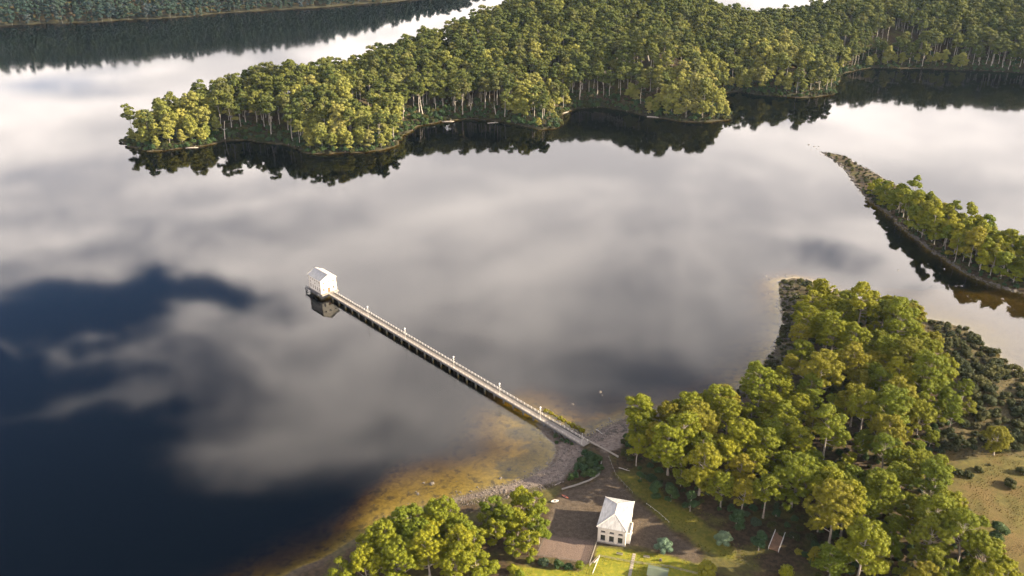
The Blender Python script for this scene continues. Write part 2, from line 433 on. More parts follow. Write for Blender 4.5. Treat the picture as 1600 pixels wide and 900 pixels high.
A['lawn'] = np.maximum(zone([(930, 853), (985, 861), (1040, 868), (1100, 886), (1135, 930), (790, 930), (800, 885), (850, 890), (905, 893), (928, 875)], 1.2, 1.5, 0.4),
                       0.55 * zone([(958, 738), (990, 770), (1046, 822), (1100, 862), (1150, 880), (1130, 840), (1060, 790), (1000, 745)], 4, 1.5, 1.0))
A['field'] = zone([(1480, 690), (1500, 722), (1560, 712), (1680, 720), (1680, 930), (1590, 930), (1560, 880), (1500, 800), (1465, 750)], 6, 2.0, 2.0)
A['heath'] = zone([(1430, 490), (1500, 505), (1640, 600), (1660, 720), (1560, 715), (1480, 720), (1500, 650), (1490, 590)], 8, 1.5, 2.0)
A['weed'] = np.clip(np.maximum(zone([(1480, 500), (1530, 520), (1600, 560), (1640, 600), (1560, 580), (1500, 545)], 6, 0, 2.0), zone([(1545, 520), (1590, 522), (1608, 545), (1560, 550)], 4, 0, 1.0)), 0, 1)
A['beach'] *= np.where(WH == 0, 0.25 + 0.75 * sstep((X + 42) / 20), 1.0)  # pale beach tone cut back at the left: tree shade put into the colour
A['beach'] *= 1 - 0.85 * np.maximum(A['heath'], A['weed'] * 0)
A['beach'] *= np.where(WH == 3, 0.12, np.where(WH == 1, 0.45, np.where(WH == 2, 0.8, 1.0)))
A['beach'] *= 1 - 0.8 * sstep(sdf(lagoon, X, Y) / 30 + 1.3)
A['beach'] *= 1 - 0.7 * zone([(1195, 425), (1300, 425), (1300, 470), (1240, 600), (1150, 645), (1080, 655), (1080, 625)], 6, 0.5, 1.0)
A['lagoon'] = sstep(sdf(lagoon, X, Y) / 30 + 0.9)
A['court'] = zone([(853, 836), (929, 847), (921, 880), (836, 869)], 1.2, 1.5, 0.3)  # sunlit gravel beyond the house shadow, painted in as its own zone
attrs = {k: ('POINT', 'FLOAT', v) for k, v in A.items()}
attrs['far'] = ('POINT', 'FLOAT', (WH >= 2).astype(float))

m, n = mat('ground')
pos = n('ShaderNodeTexCoord', _out='Object')
geo = n('ShaderNodeNewGeometry', _out='Position')
sepg = n.t.nodes.new('ShaderNodeSeparateXYZ'); n.put(sepg.inputs[0], geo)
def at(k): return n('ShaderNodeAttribute', _out='Fac', _attribute_name=k)
na = n.noise(pos, 0.07, 5.0, 0.6); nb = n.noise(pos, 0.55, 5.0, 0.65); nc_ = n.noise(pos, 2.4, 4.0, 0.65)
def two(lo, hi, f=None, a=0.35, b=0.65): return n.mix(n.step(f if f is not None else nb, a, b), lo, hi)
c = two((0.022, 0.016, 0.009), (0.055, 0.036, 0.019))                                   # leaf litter
c = n.mix(n.step(na, 0.45, 0.62), c, two((0.040, 0.038, 0.011), (0.065, 0.055, 0.016)))
c = n.mix(at('heath'), c, two((0.036, 0.030, 0.012), (0.078, 0.060, 0.026)))
c = n.mix(at('field'), c, n.mix(n.step(na, 0.38, 0.6), two((0.050, 0.036, 0.012), (0.100, 0.067, 0.023), nc_), two((0.048, 0.042, 0.011), (0.080, 0.066, 0.017))))
c = n.mix(at('lawn'), c, n.mix(n.step(nb, 0.40, 0.68), (0.105, 0.110, 0.010), (0.165, 0.145, 0.014)))
c = n.mix(at('gravel'), c, n.mix(n.step(nc_, 0.38, 0.62), two((0.036, 0.027, 0.018), (0.055, 0.041, 0.028)), two((0.055, 0.041, 0.029), (0.080, 0.060, 0.043))))
c = n.mix(at('court'), c, n.mix(n.step(nc_, 0.35, 0.65), (0.075, 0.052, 0.042), (0.115, 0.083, 0.066)))  # same gravel as the yard, with sunlight put into a paler tone
peb = n('ShaderNodeTexVoronoi', _out='Color', Vector=pos, Scale=1.1)
sepb = n.t.nodes.new('ShaderNodeSeparateXYZ'); n.put(sepb.inputs[0], peb)
c = n.mix(at('beach'), c, n.mix(n.m('MULTIPLY', sepb.outputs[0], 0.8), n.mix(n.step(nb, 0.35, 0.65), (0.070, 0.052, 0.042), (0.125, 0.097, 0.080)), (0.18, 0.145, 0.122)))
bed = n.mix(n.step(nb, 0.3, 0.7), (0.105, 0.074, 0.012), (0.165, 0.117, 0.022))
bed = n.mix(n.step(n.noise(pos, 0.22, 6.0, 0.72), 0.48, 0.66), bed, (0.042, 0.031, 0.013))
bed = n.mix(n.m('MULTIPLY', at('weed'), n.step(nb, 0.3, 0.6)), bed, (0.10, 0.085, 0.03))
bed = n.mix(n.m('MULTIPLY', at('lagoon'), 0.85), bed, n.mix(n.step(nb, 0.35, 0.65), (0.030, 0.024, 0.010), (0.062, 0.048, 0.022)))
bed = n.mix(at('far'), bed, (0.035, 0.026, 0.016))
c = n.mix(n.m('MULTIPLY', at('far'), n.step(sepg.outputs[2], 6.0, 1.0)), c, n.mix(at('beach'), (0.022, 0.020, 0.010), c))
c = n.mix(n.step(sepg.outputs[2], 0.02, -0.10), c, bed)
bump = n('ShaderNodeBump', Strength=0.6, Distance=0.35, Height=n.m('ADD', nb, n.m('MULTIPLY', nc_, 0.5)))
bs = n('ShaderNodeBsdfPrincipled', Base__Color=c, Roughness=0.95, Specular__IOR__Level=0.15, Normal=bump)
finish(n, bs)
M['ground'] = m
me = mesh_np('ground', np.stack([X, Y, Z], 1), quads, M['ground'], smooth=True, attrs=attrs)
tag(link(bpy.data.objects.new('ground', me)), kind='structure')

# ------------------------------------------------------------------ lake water
m, n = mat('lake_water')
pos = n('ShaderNodeTexCoord', _out='Object')
w1 = n.noise(n.vm('MULTIPLY', pos, (0.55, 1.0, 1.0)), 0.30, 3.0, 0.55, 0.4)
w2 = n.noise(n.vm('MULTIPLY', pos, (0.5, 1.0, 1.0)), 1.4, 3.0, 0.6, 0.3)
calm = n.step(n.noise(pos, 0.006, 3.0, 0.5), 0.40, 0.62)
hgt = n.m('MULTIPLY', n.m('ADD', w1, n.m('MULTIPLY', w2, 0.35)), n.m('ADD', 0.35, n.m('MULTIPLY', calm, 0.65)))
bp = n('ShaderNodeBump', Strength=1.0, Distance=0.0024, Height=hgt)
cs = n.m('ABSOLUTE', n.vm('DOT_PRODUCT', n('ShaderNodeNewGeometry', _out='Incoming'), bp, out=1))   # Fresnel from either side: light going down is not refracted here
gq = n.m('SQRT', n.m('ADD', n.m('MULTIPLY', cs, cs), 1.333 ** 2 - 1))
f1 = n.m('POWER', n.m('DIVIDE', n.m('SUBTRACT', gq, cs), n.m('ADD', gq, cs)), 2.0)
f2 = n.m('POWER', n.m('DIVIDE', n.m('SUBTRACT', n.m('MULTIPLY', cs, n.m('ADD', gq, cs)), 1.0), n.m('ADD', n.m('MULTIPLY', cs, n.m('SUBTRACT', gq, cs)), 1.0)), 2.0)
fr = n.m('MULTIPLY', n.m('MULTIPLY', f1, 0.5), n.m('ADD', f2, 1.0))
gl = n('ShaderNodeBsdfAnisotropic', Roughness=0.045, Normal=bp)
tr = n('ShaderNodeBsdfTransparent')
mx = n.t.nodes.new('ShaderNodeMixShader'); n.put(mx.inputs[0], fr); n.put(mx.inputs[1], tr); n.put(mx.inputs[2], gl)
va = n('ShaderNodeVolumeAbsorption', Color=(0.72, 0.655, 0.0), Density=1.0)
finish(n, mx.outputs[0], va)
M['water'] = m
wv = np.array([(-14000, 100, 0), (14000, 100, 0), (14000, 16000, 0), (-14000, 16000, 0), (-14000, 100, -40), (14000, 100, -40), (14000, 16000, -40), (-14000, 16000, -40)], float)
me = mesh_np('lake_water', wv, np.array([(0, 1, 2, 3), (7, 6, 5, 4), (0, 4, 5, 1), (1, 5, 6, 2), (2, 6, 7, 3), (3, 7, 4, 0)]), M['water'])
tag(link(bpy.data.objects.new('lake_water', me)), kind='structure')


# ------------------------------------------------------------------ plants: one set of forms per kind, copied to every individual
def tube_np(pts, rad, n):
    pts = np.asarray(pts, float); k = len(pts)
    d = np.gradient(pts, axis=0); d /= np.linalg.norm(d, axis=1)[:, None] + 1e-9
    a = np.cross(d, (0.31, 0.95, 0.05)); a /= np.linalg.norm(a, axis=1)[:, None] + 1e-9
    b = np.cross(d, a)
    t = np.arange(n) * 2 * np.pi / n
    v = pts[:, None] + (a[:, None] * np.cos(t)[None, :, None] + b[:, None] * np.sin(t)[None, :, None]) * np.asarray(rad)[:, None, None]
    i = np.arange(k - 1)[:, None] * n; j = np.arange(n)[None, :]
    f = np.stack([i + j, i + (j + 1) % n, i + n + (j + 1) % n, i + n + j], -1).reshape(-1, 4)
    return v.reshape(-1, 3), f
def cat_mesh(parts):
    v, f, o = [], [], 0
    for a, b in parts: v.append(a); f.append(b + o); o += len(a)
    return np.concatenate(v), np.concatenate(f)
def leaf_cloud(g, centres, radii, per, size, squash=0.8, under=-0.45, core=0.80):
    """leaf-sized four-cornered faces over the skin of each clump; returns verts, faces, per-face clump value"""
    V, A_ = [], []
    for c, r, k in zip(centres, radii, per):
        # inner mass of the clump: a lumpy closed skin that the outer leaves sit on
        val = g.normal(0.5, 0.28); nl, nt = 5, 7
        ph_ = np.linspace(0.0, np.pi, nl + 1)[:, None]; th_ = (np.arange(nt) * 2 * np.pi / nt + g.uniform(0, 6))[None, :]
        dd_ = np.stack([np.sin(ph_) * np.cos(th_), np.sin(ph_) * np.sin(th_), np.cos(ph_) + 0 * th_], -1)
        gr = c + dd_ * (r * core * (0.8 + 0.4 * g.random((nl + 1, nt, 1)))) * np.array((1, 1, squash))
        gr[0] = gr[0].mean(0); gr[-1] = gr[-1].mean(0)
        j1 = (np.arange(nt) + 1) % nt
        cq = np.stack([gr[:-1], gr[1:], gr[1:][:, j1], gr[:-1][:, j1]], 2).reshape(-1, 3)
        V.append(cq); A_.append(np.clip(val + g.normal(0, 0.1, len(cq) // 4), 0, 1))
        d = g.normal(size=(int(k * 1.6), 3)); d /= np.linalg.norm(d, axis=1)[:, None]
        d = d[d[:, 2] > under][:int(k)]
        rr = r * (0.72 + 0.44 * g.random(len(d)))
        p = c + d * rr[:, None] * np.array((1, 1, squash))
        nrm = d * np.array((1, 1, 1 / squash)) + 0.34 * g.normal(size=d.shape); nrm /= np.linalg.norm(nrm, axis=1)[:, None]
        t = np.cross(nrm, g.normal(size=d.shape)); t /= np.linalg.norm(t, axis=1)[:, None] + 1e-9
        b = np.cross(nrm, t)
        s_ = size * (0.6 + 0.8 * g.random(len(d)))[:, None]
        q = np.stack([p - t * s_, p + b * s_ * 0.55 + nrm * s_ * 0.12, p + t * s_, p - b * s_ * 0.55 + nrm * s_ * 0.12], 1)
        V.append(q.reshape(-1, 3)); A_.append(np.clip(val + g.normal(0, 0.16, len(d)), 0, 1))
    V = np.concatenate(V); A_ = np.concatenate(A_)
    return V, np.arange(len(V)).reshape(-1, 4), A_
def tree_form(seed, H, W, base, nclump, cr, per, leaf, dome=0.55, trunk_r=0.35, limbs=9, tn=7, lean=0.5, squash=0.8, core=0.78, nlobe=None, lob_r=(0.15, 0.25)):
    """trunk with limbs + crown made of leaf clumps.  base: height of the crown's underside, W: crown width"""
    g = np.random.default_rng(seed)
    n = 7; zz = np.linspace(-0.6, H * 0.86, n)
    off = np.cumsum(g.normal(0, lean * H / 60, (n, 2)), 0); off -= off[0]
    tp = np.concatenate([off, zz[:, None]], 1)
    rad = trunk_r * (1 - 0.82 * np.linspace(0, 1, n) ** 0.9); rad[0] *= 1.35
    parts = [tube_np(tp, rad, tn)]
    # crown: several umbrella-shaped lobes carried by the limbs, each covered with leaf clumps
    cen, rr, lobes = [], [], []
    nl = nlobe or max(4, int(W * 0.55))
    th = g.uniform(0, 6.28)
    for k in range(nl):
        t = (k + g.uniform(0.2, 0.8)) / nl
        Rl = W * g.uniform(*lob_r) * (1.1 - 0.25 * t); 
        th += 2.4 + g.normal(0, 0.35)
        rad_ = max(0.0, (W / 2 - Rl * 0.8) * math.sqrt(max(0.0, 1 - 0.95 * t ** 2.2)) * g.uniform(0.55, 1.1))
        z_ = base + (H - base) * (0.12 + 0.88 * t ** 0.85) - Rl * 0.55 + g.normal(0, 0.03 * H)
        ax = np.array([np.interp(z_, zz, tp[:, 0]), np.interp(z_, zz, tp[:, 1])])
        lobes.append((np.array((ax[0] + rad_ * math.cos(th), ax[1] + rad_ * math.sin(th), z_)), Rl))
    tot = sum(r_ ** 2 for _, r_ in lobes)
    for c, Rl in lobes:
        want = max(3, int(nclump * Rl ** 2 / tot)); mine = []; tries = 0
        fl = g.uniform(0.5, 0.8)
        while len(mine) < want and tries < want * 25:
            tries += 1
            d = g.normal(size=3); d /= np.linalg.norm(d)
            if d[2] < -0.35: continue
            r1 = cr * g.uniform(0.5, 1.3)
            p = c + d * np.array((1, 1, fl)) * Rl * g.uniform(0.72, 1.08)
            if mine and min(np.linalg.norm(p - q) for q in mine) < r1 * 0.85: continue
            mine.append(p); cen.append(p); rr.append(r1)
    for c in [q for q, _ in lobes] + [cen[i] for i in g.choice(len(cen), min(limbs, len(cen)), replace=False)]:
        z0 = max(H * 0.22, min(c[2] - (0.25 + 0.5 * g.random()) * math.hypot(c[0], c[1]) - 0.8, H * 0.75))
        s0 = np.array([np.interp(z0, zz, tp[:, 0]), np.interp(z0, zz, tp[:, 1]), z0])
        mid = (s0 + c) / 2 + np.array((0, 0, -0.06 * H * g.random()))
        r0 = np.interp(z0, zz, rad) * 0.5
        parts.append(tube_np([s0, mid, c], [r0, r0 * 0.62, r0 * 0.22], 5))
    tv, tf = cat_mesh(parts)
    cv, cf, ca = leaf_cloud(g, cen, rr, [per * (r / cr) ** 2 for r in rr], leaf, squash, -0.45, core)
    return tv, tf, cv, cf, ca
class Form:
    def __init__(s, name, data, bark, leaf):
        tv, tf, cv, cf, ca = data
        s.trunk = mesh_np(name + '_trunk', tv, tf, bark, smooth=True)
        s.crown = mesh_np(name + '_crown', cv, cf, leaf, attrs={'var': ('FACE', 'FLOAT', ca)})
        both = np.concatenate([tv, cv]); fs = np.concatenate([tf, cf + len(tv)])
        s.whole = mesh_np(name, both, fs, [bark, leaf], np.r_[np.zeros(len(tf), int), np.ones(len(cf), int)],
                          attrs={'var': ('FACE', 'FLOAT', np.r_[np.zeros(len(tf)), ca])})
        s.H = cv[:, 2].max(); s.W = np.ptp(cv[:, 0])
def plant_tree(form, x, y, scale, rz, label, group, name='gum_tree', cat='tree', sink=0.25, z=None):
    o = empty(name, (x, y, (gz(x, y) if z is None else z) - sink), rz, label, cat, group)
    o.scale = (scale,) * 3 if not hasattr(scale, '__len__') else scale
    for nm, me_ in (('trunk', form.trunk), ('crown', form.crown)):
        link(bpy.data.objects.new(nm, me_), o)
    return o

GUM = [Form('gum_form', tree_form(100 + k, H, W, b, int(nc * 2.2), 1.02, 82, 0.24, trunk_r=tr, limbs=16, core=0.70, nlobe=int(W * 1.15), lob_r=(0.09, 0.19)), M['bark'], M['gum_leaf'])
       for k, (H, W, b, nc, tr) in enumerate([(23, 18, 8, 130, 0.50), (25, 15, 10, 110, 0.48), (20, 19, 5.5, 140, 0.48), (17, 14, 3.5, 100, 0.36), (27, 16, 12, 110, 0.52), (14, 10.5, 2.5, 64, 0.28)])]
DARKGUM = [Form('dark_form', tree_form(140 + k, H, W, b, nc, 1.5, 130, 0.28, trunk_r=0.25), M['bark'], M['dark_leaf'])
           for k, (H, W, b, nc) in enumerate([(11, 8, 1.2, 46), (9, 6.5, 0.8, 38), (13, 7, 2.0, 44)])]
TALL = [Form('tall_form', tree_form(200 + k, H, W, b, nc, 1.9, 50, 0.60, trunk_r=0.5, limbs=5, tn=5, lean=0.6, nlobe=9, lob_r=(0.15, 0.24)), M['pale_bark'], M['forest_leaf'])
        for k, (H, W, b, nc) in enumerate([(33, 14, 19, 64), (30, 13, 16, 60), (35, 14, 21, 60), (28, 13, 13, 62), (31, 15, 17, 66)])]
EDGE = [Form('edge_form', tree_form(230 + k, H, W, b, nc, 2.0, 56, 0.60, trunk_r=0.36, limbs=5, tn=5, nlobe=12, lob_r=(0.15, 0.24)), M['pale_bark'], M['sunlit_lobe_leaf'])
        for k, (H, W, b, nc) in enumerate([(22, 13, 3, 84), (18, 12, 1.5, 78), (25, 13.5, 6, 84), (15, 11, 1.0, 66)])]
FARF = [Form('far_form', tree_form(280 + k, H, W, b, nc, 2.4, 36, 0.75, trunk_r=0.4, limbs=4, tn=5), M['far_bark'], M['shaded_far_leaf'])
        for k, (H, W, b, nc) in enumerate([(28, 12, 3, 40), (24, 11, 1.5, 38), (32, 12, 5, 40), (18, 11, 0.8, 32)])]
SPIT = [Form('spit_form', tree_form(260 + k, H, W, b, nc, 1.3, 70, 0.40, trunk_r=0.30, limbs=8, tn=5, lean=1.2), M['pale_bark'], M['gum_leaf'])
        for k, (H, W, b, nc) in enumerate([(17, 10.5, 8, 50), (14, 11, 4, 62), (19, 9, 10, 40), (12, 10, 2, 60)])]
def shrub_form(name, seed, W, H, nclump, cr, per, leaf, mt):
    g = np.random.default_rng(seed); cen, rr = [], []
    for k in range(nclump):
        th = g.uniform(0, 2 * np.pi); q = math.sqrt(g.random())
        z = (H - cr) * math.sqrt(max(0.03, 1 - 0.75 * q * q)) * g.uniform(0.55, 1.0)
        cen.append(np.array((math.cos(th) * q * (W / 2 - cr * 0.6), math.sin(th) * q * (W / 2 - cr * 0.6), max(cr * 0.35, z)))); rr.append(cr * g.uniform(0.75, 1.25))
    v, f, a = leaf_cloud(g, cen, rr, [per] * nclump, leaf, 0.85, -0.7)
    v[:, 2] = np.maximum(v[:, 2], -0.15)
    st, sf = cat_mesh([tube_np([(0, 0, -0.3), c * 0.5, c], [0.09, 0.06, 0.03], 4) for c in cen[:5]])
    return mesh_np(name, np.concatenate([st, v]), np.concatenate([sf, f + len(st)]), [M['bark'], mt], np.r_[np.zeros(len(sf), int), np.ones(len(f), int)],
                   attrs={'var': ('FACE', 'FLOAT', np.r_[np.zeros(len(sf)), a])})
HEATH = [shrub_form('heath_form', 300 + k, W, H, nc, 0.75, 90, 0.20, M['heath_leaf']) for k, (W, H, nc) in enumerate([(4.2, 2.6, 14), (3.4, 2.2, 11), (5.2, 2.8, 18), (2.6, 1.8, 8)])]
GREENB = [shrub_form('green_form', 320 + k, W, H, nc, 0.8, 100, 0.20, M['dark_leaf']) for k, (W, H, nc) in enumerate([(3.6, 3.6, 16), (4.4, 3.0, 18), (3.0, 4.2, 14)])]
GUMB = [shrub_form('young_form', 340 + k, W, H, nc, 0.9, 110, 0.22, M['gum_leaf']) for k, (W, H, nc) in enumerate([(3.6, 3.6, 16), (4.6, 4.6, 22), (3.0, 5.0, 16)])]
YELB = [shrub_form('yellow_form', 360 + k, W, H, nc, 0.6, 90, 0.17, M['yellow_leaf']) for k, (W, H, nc) in enumerate([(3.0, 1.8, 11), (3.6, 2.2, 14)])]
BLUEB = [shrub_form('blue_form', 380, 7.6, 6.2, 34, 1.1, 110, 0.24, M['blue_leaf'])]
BALLB = [shrub_form('ball_form', 385, 7.0, 7.0, 40, 1.2, 120, 0.24, M['yellow_leaf'])]
def plant_shrub(me_, x, y, sc, label, group=None, name='shrub', cat='shrub', sz=None):
    o = bpy.data.objects.new(name, me_)
    o.location = (x, y, gz(x, y) - 0.1); o.rotation_euler = (0, 0, random.uniform(0, 6.28)); o.scale = (sc, sc, sc * (sz or 1))
    COL.objects.link(o); return tag(o, label, cat, group)

def scatter(poly, dist, seed, limit=100000):
    """points of a polygon at least about dist apart (dart throwing on a grid)"""
    g = np.random.default_rng(seed); poly = np.asarray(poly, float)
    lo, hi = poly.min(0), poly.max(0)
    cell = dist / 1.414; grid = {}
    area = (hi - lo).prod(); k = int(area / dist ** 2 * 7)
    cand = lo + g.random((k, 2)) * (hi - lo)
    cand = cand[sdf(poly, cand[:, 0], cand[:, 1]) > 0]
    out_ = []
    for p in cand:
        i, j = int((p[0] - lo[0]) / cell), int((p[1] - lo[1]) / cell); ok = True
        for a in range(i - 2, i + 3):
            for b in range(j - 2, j + 3):
                q = grid.get((a, b))
                if q is not None and (q[0] - p[0]) ** 2 + (q[1] - p[1]) ** 2 < dist * dist: ok = False; break
            if not ok: break
        if ok: grid[(i, j)] = p; out_.append(p)
        if len(out_) >= limit: break
    return np.array(out_)

def stuff_instances(name, label, cat, forms, pts, pick, scl, rz):
    """a mass nobody could count, as instances on points"""
    hold = bpy.data.collections.new(name + '_forms')
    for k, f in enumerate(forms):
        hold.objects.link(bpy.data.objects.new('%s_form_%02d' % (name, k), f))
    rot = np.zeros((len(pts), 3)); rot[:, 2] = rz
    me_ = bpy.data.meshes.new(name); me_.vertices.add(len(pts)); me_.vertices.foreach_set('co', np.ascontiguousarray(pts, np.float32).ravel())
    a = me_.attributes.new('pick', 'INT', 'POINT'); a.data.foreach_set('value', np.ascontiguousarray(pick, np.int32))
    a = me_.attributes.new('grow', 'FLOAT', 'POINT'); a.data.foreach_set('value', np.ascontiguousarray(scl, np.float32))
    a = me_.attributes.new('turn', 'FLOAT_VECTOR', 'POINT'); a.data.foreach_set('vector', np.ascontiguousarray(rot, np.float32).ravel())
    o = link(bpy.data.objects.new(name, me_))
    ng = bpy.data.node_groups.new(name, 'GeometryNodeTree')
    ng.interface.new_socket('Geometry', in_out='INPUT', socket_type='NodeSocketGeometry')
    ng.interface.new_socket('Geometry', in_out='OUTPUT', socket_type='NodeSocketGeometry')
    nd, lk = ng.nodes, ng.links
    gi, go = nd.new('NodeGroupInput'), nd.new('NodeGroupOutput')
    ip = nd.new('GeometryNodeInstanceOnPoints'); ci = nd.new('GeometryNodeCollectionInfo')
    ci.inputs['Collection'].default_value = hold; ci.inputs['Separate Children'].default_value = True; ci.inputs['Reset Children'].default_value = True
    def named(nm, ty):
        q = nd.new('GeometryNodeInputNamedAttribute'); q.data_type = ty; q.inputs['Name'].default_value = nm; return q.outputs['Attribute']
    lk.new(gi.outputs[0], ip.inputs['Points']); lk.new(ci.outputs[0], ip.inputs['Instance'])
    ip.inputs['Pick Instance'].default_value = True
    lk.new(named('pick', 'INT'), ip.inputs['Instance Index'])
    lk.new(named('turn', 'FLOAT_VECTOR'), ip.inputs['Rotation'])
    lk.new(named('grow', 'FLOAT'), ip.inputs['Scale'])
    lk.new(ip.outputs[0], go.inputs[0])
    md = o.modifiers.new('plants', 'NODES'); md.node_group = ng
    return tag(o, label, cat, None, 'stuff')

# ---------- forest on the far headland
hp = scatter(head_land, 7.6, 11)
hs, hw, hzv = fields(hp[:, 0], hp[:, 1])
ppx, ppy, pfw = proj(hp[:, 0], hp[:, 1], hzv + 15)
keep = (hs > 5) & (ppx > -250) & (ppx < 1900) & (ppy > -160) & (hp[:, 1] < 1750)
hp, hs, hzv, ppx, ppy, pfw = (q[keep] for q in (hp, hs, hzv, ppx, ppy, pfw))
g = np.random.default_rng(5)
u = g.random(len(hp))
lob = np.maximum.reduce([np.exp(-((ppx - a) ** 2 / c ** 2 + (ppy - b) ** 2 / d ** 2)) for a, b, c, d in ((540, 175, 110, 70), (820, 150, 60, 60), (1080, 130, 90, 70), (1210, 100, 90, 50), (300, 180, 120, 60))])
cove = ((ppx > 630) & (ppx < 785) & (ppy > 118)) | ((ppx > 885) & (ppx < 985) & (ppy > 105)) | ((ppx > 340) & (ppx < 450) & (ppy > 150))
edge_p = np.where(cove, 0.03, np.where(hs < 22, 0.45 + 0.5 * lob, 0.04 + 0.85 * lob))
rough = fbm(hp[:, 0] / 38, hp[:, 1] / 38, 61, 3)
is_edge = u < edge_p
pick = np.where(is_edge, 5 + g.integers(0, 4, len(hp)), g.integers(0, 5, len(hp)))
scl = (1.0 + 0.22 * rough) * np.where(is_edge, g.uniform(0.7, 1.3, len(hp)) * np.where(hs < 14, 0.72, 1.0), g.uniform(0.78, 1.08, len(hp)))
gone = (rough < -0.40) & (g.random(len(hp)) < 0.75) | (cove & (hs < 24) & (g.random(len(hp)) < 0.85)) | (g.random(len(hp)) < 0.06)
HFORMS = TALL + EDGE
hts = np.array([f.H for f in HFORMS])[pick] * scl; wds = np.array([f.W for f in HFORMS])[pick] * scl
# which trees show largest: fill a coarse picture from near to far
order = np.argsort(pfw); buf = np.zeros((230, 402), bool); seen = np.zeros(len(hp), int)
for i in order:
    if gone[i]: continue
    xb, yt, fw = proj(hp[i, 0], hp[i, 1], hzv[i] + hts[i]); _, yb, _ = proj(hp[i, 0], hp[i, 1], hzv[i])
    hw_ = wds[i] * 0.45 * FPX / fw
    a, b, c, d = int(max(0, (xb - hw_) / 4)), int(min(401, (xb + hw_) / 4)), int(max(0, yt / 4)), int(min(229, yb / 4))
    if b >= a and d >= c and yb > 0 and yt < 900:
        q = buf[c:d + 1, a:b + 1]; seen[i] = (~q).sum(); q[:] = True
rank = np.argsort(-seen)
single = set(int(i) for i in rank[:300])
rest = np.array([i for i in range(len(hp)) if i not in single and not gone[i]])
turn = g.uniform(0, 6.28, len(hp))
def head_label(i):
    x, y = ppx[i], ppy[i]
    kind = 'bushy low-branched' if pick[i] >= 5 else 'tall pale-trunked'
    if x < 420: wh = 'near the western tip of the wooded headland'
    elif x < 640: wh = "on the headland's first rounded lobe behind the pumphouse"
    elif x < 790: wh = 'behind the first cove of the wooded headland'
    elif x < 900: wh = "on the headland's middle point between the two coves"
    elif x < 1000: wh = 'behind the second cove of the wooded headland'
    elif x < 1160: wh = "on the headland's sunlit eastern lobe"
    elif x < 1320: wh = 'on the round knoll beyond the eastern lobe'
    else: wh = 'above the far bay at the right edge'
    if hs[i] < 22: kind = 'waterside ' + kind
    return kind + ' gum tree ' + wh
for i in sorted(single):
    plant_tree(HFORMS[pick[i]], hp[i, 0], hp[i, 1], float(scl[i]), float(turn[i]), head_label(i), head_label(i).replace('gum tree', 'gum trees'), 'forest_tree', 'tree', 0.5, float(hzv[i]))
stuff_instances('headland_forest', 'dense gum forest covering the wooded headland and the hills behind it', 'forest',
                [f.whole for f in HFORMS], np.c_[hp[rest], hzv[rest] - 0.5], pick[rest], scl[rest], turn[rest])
# scrub along the headland's shore and under its trees
sp = scatter(head_land, 4.0, 17)
ss_, _, sz_ = fields(sp[:, 0], sp[:, 1])
qx, qy, _ = proj(sp[:, 0], sp[:, 1], sz_)
k = (ss_ > 1.0) & (ss_ < 38) & (qx > -100) & (qx < 1750) & (sp[:, 1] < 1400)
sp, sz_, ss_ = sp[k], sz_[k], ss_[k]
stuff_instances('headland_scrub', 'dark low scrub along the shore of the wooded headland', 'scrub', HEATH + GREENB, np.c_[sp, sz_ - 0.2],
                g.integers(0, 7, len(sp)), g.uniform(0.8, 1.7, len(sp)), g.uniform(0, 6.28, len(sp)))
# dead stags in the headland forest
STAG = []
for k in range(3):
    gg = np.random.default_rng(400 + k)
    H = (22, 17, 26)[k]; zz = np.linspace(-0.5, H, 7); off = np.cumsum(gg.normal(0, 0.25, (7, 2)), 0)
    tp = np.c_[off, zz]; prt = [tube_np(tp, 0.55 * (1 - 0.8 * np.linspace(0, 1, 7)), 6)]
    for q in range(5):
        z0 = gg.uniform(0.45, 0.9) * H; th = gg.uniform(0, 6.28); L = gg.uniform(1.5, 3.5)
        s0 = np.array([np.interp(z0, zz, tp[:, 0]), np.interp(z0, zz, tp[:, 1]), z0])
        prt.append(tube_np([s0, s0 + np.array((math.cos(th) * L, math.sin(th) * L, L * 0.7))], [0.16, 0.04], 4))
    STAG.append(mesh_np('stag_form', *cat_mesh(prt), M['dead_wood'], smooth=True))
for k, (a, b, wh) in enumerate([(352, 221, 'standing at the shore of the western lobe'), (578, 208, 'beside the first cove of the headland'), (661, 189, 'leaning over the first cove shore'), (735, 183, 'in the middle of the first cove shore'),
                                (775, 188, 'on the shore left of the middle point'), (1010, 150, 'rising inside the eastern lobe forest'), (905, 165, 'at the back of the second cove')]):
    x, y = P(a, b - 4, 1.0)
    o = bpy.data.objects.new('dead_tree', STAG[k % 3]); o.location = (x, y, gz(x, y)); o.rotation_euler = (R(random.uniform(-5, 5)), R(random.uniform(-6, 6)), random.uniform(0, 6.28)); o.scale = (1, 1, random.uniform(0.8, 1.1))
    COL.objects.link(o); tag(o, 'bare pale dead tree trunk ' + wh, 'dead tree', 'dead trees on the headland')

# ---------- forest on the far shore
fp = scatter(np.array([(-1300, 1330), (150, 1720), (150, 2650), (-900, 2350), (-1500, 2000)]), 9.5, 23)
fs, fwh, fz = fields(fp[:, 0], fp[:, 1])
qx, qy, _ = proj(fp[:, 0], fp[:, 1], fz + 30)
k = (fs > 2) & (fwh == 3) & (qx > -250) & (qx < 900) & (qy > -330)
fp, fz = fp[k], fz[k]
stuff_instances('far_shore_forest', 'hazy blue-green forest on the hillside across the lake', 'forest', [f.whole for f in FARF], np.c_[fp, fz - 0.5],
                g.integers(0, 4, len(fp)), g.uniform(0.55, 1.2, len(fp)), g.uniform(0, 6.28, len(fp)))

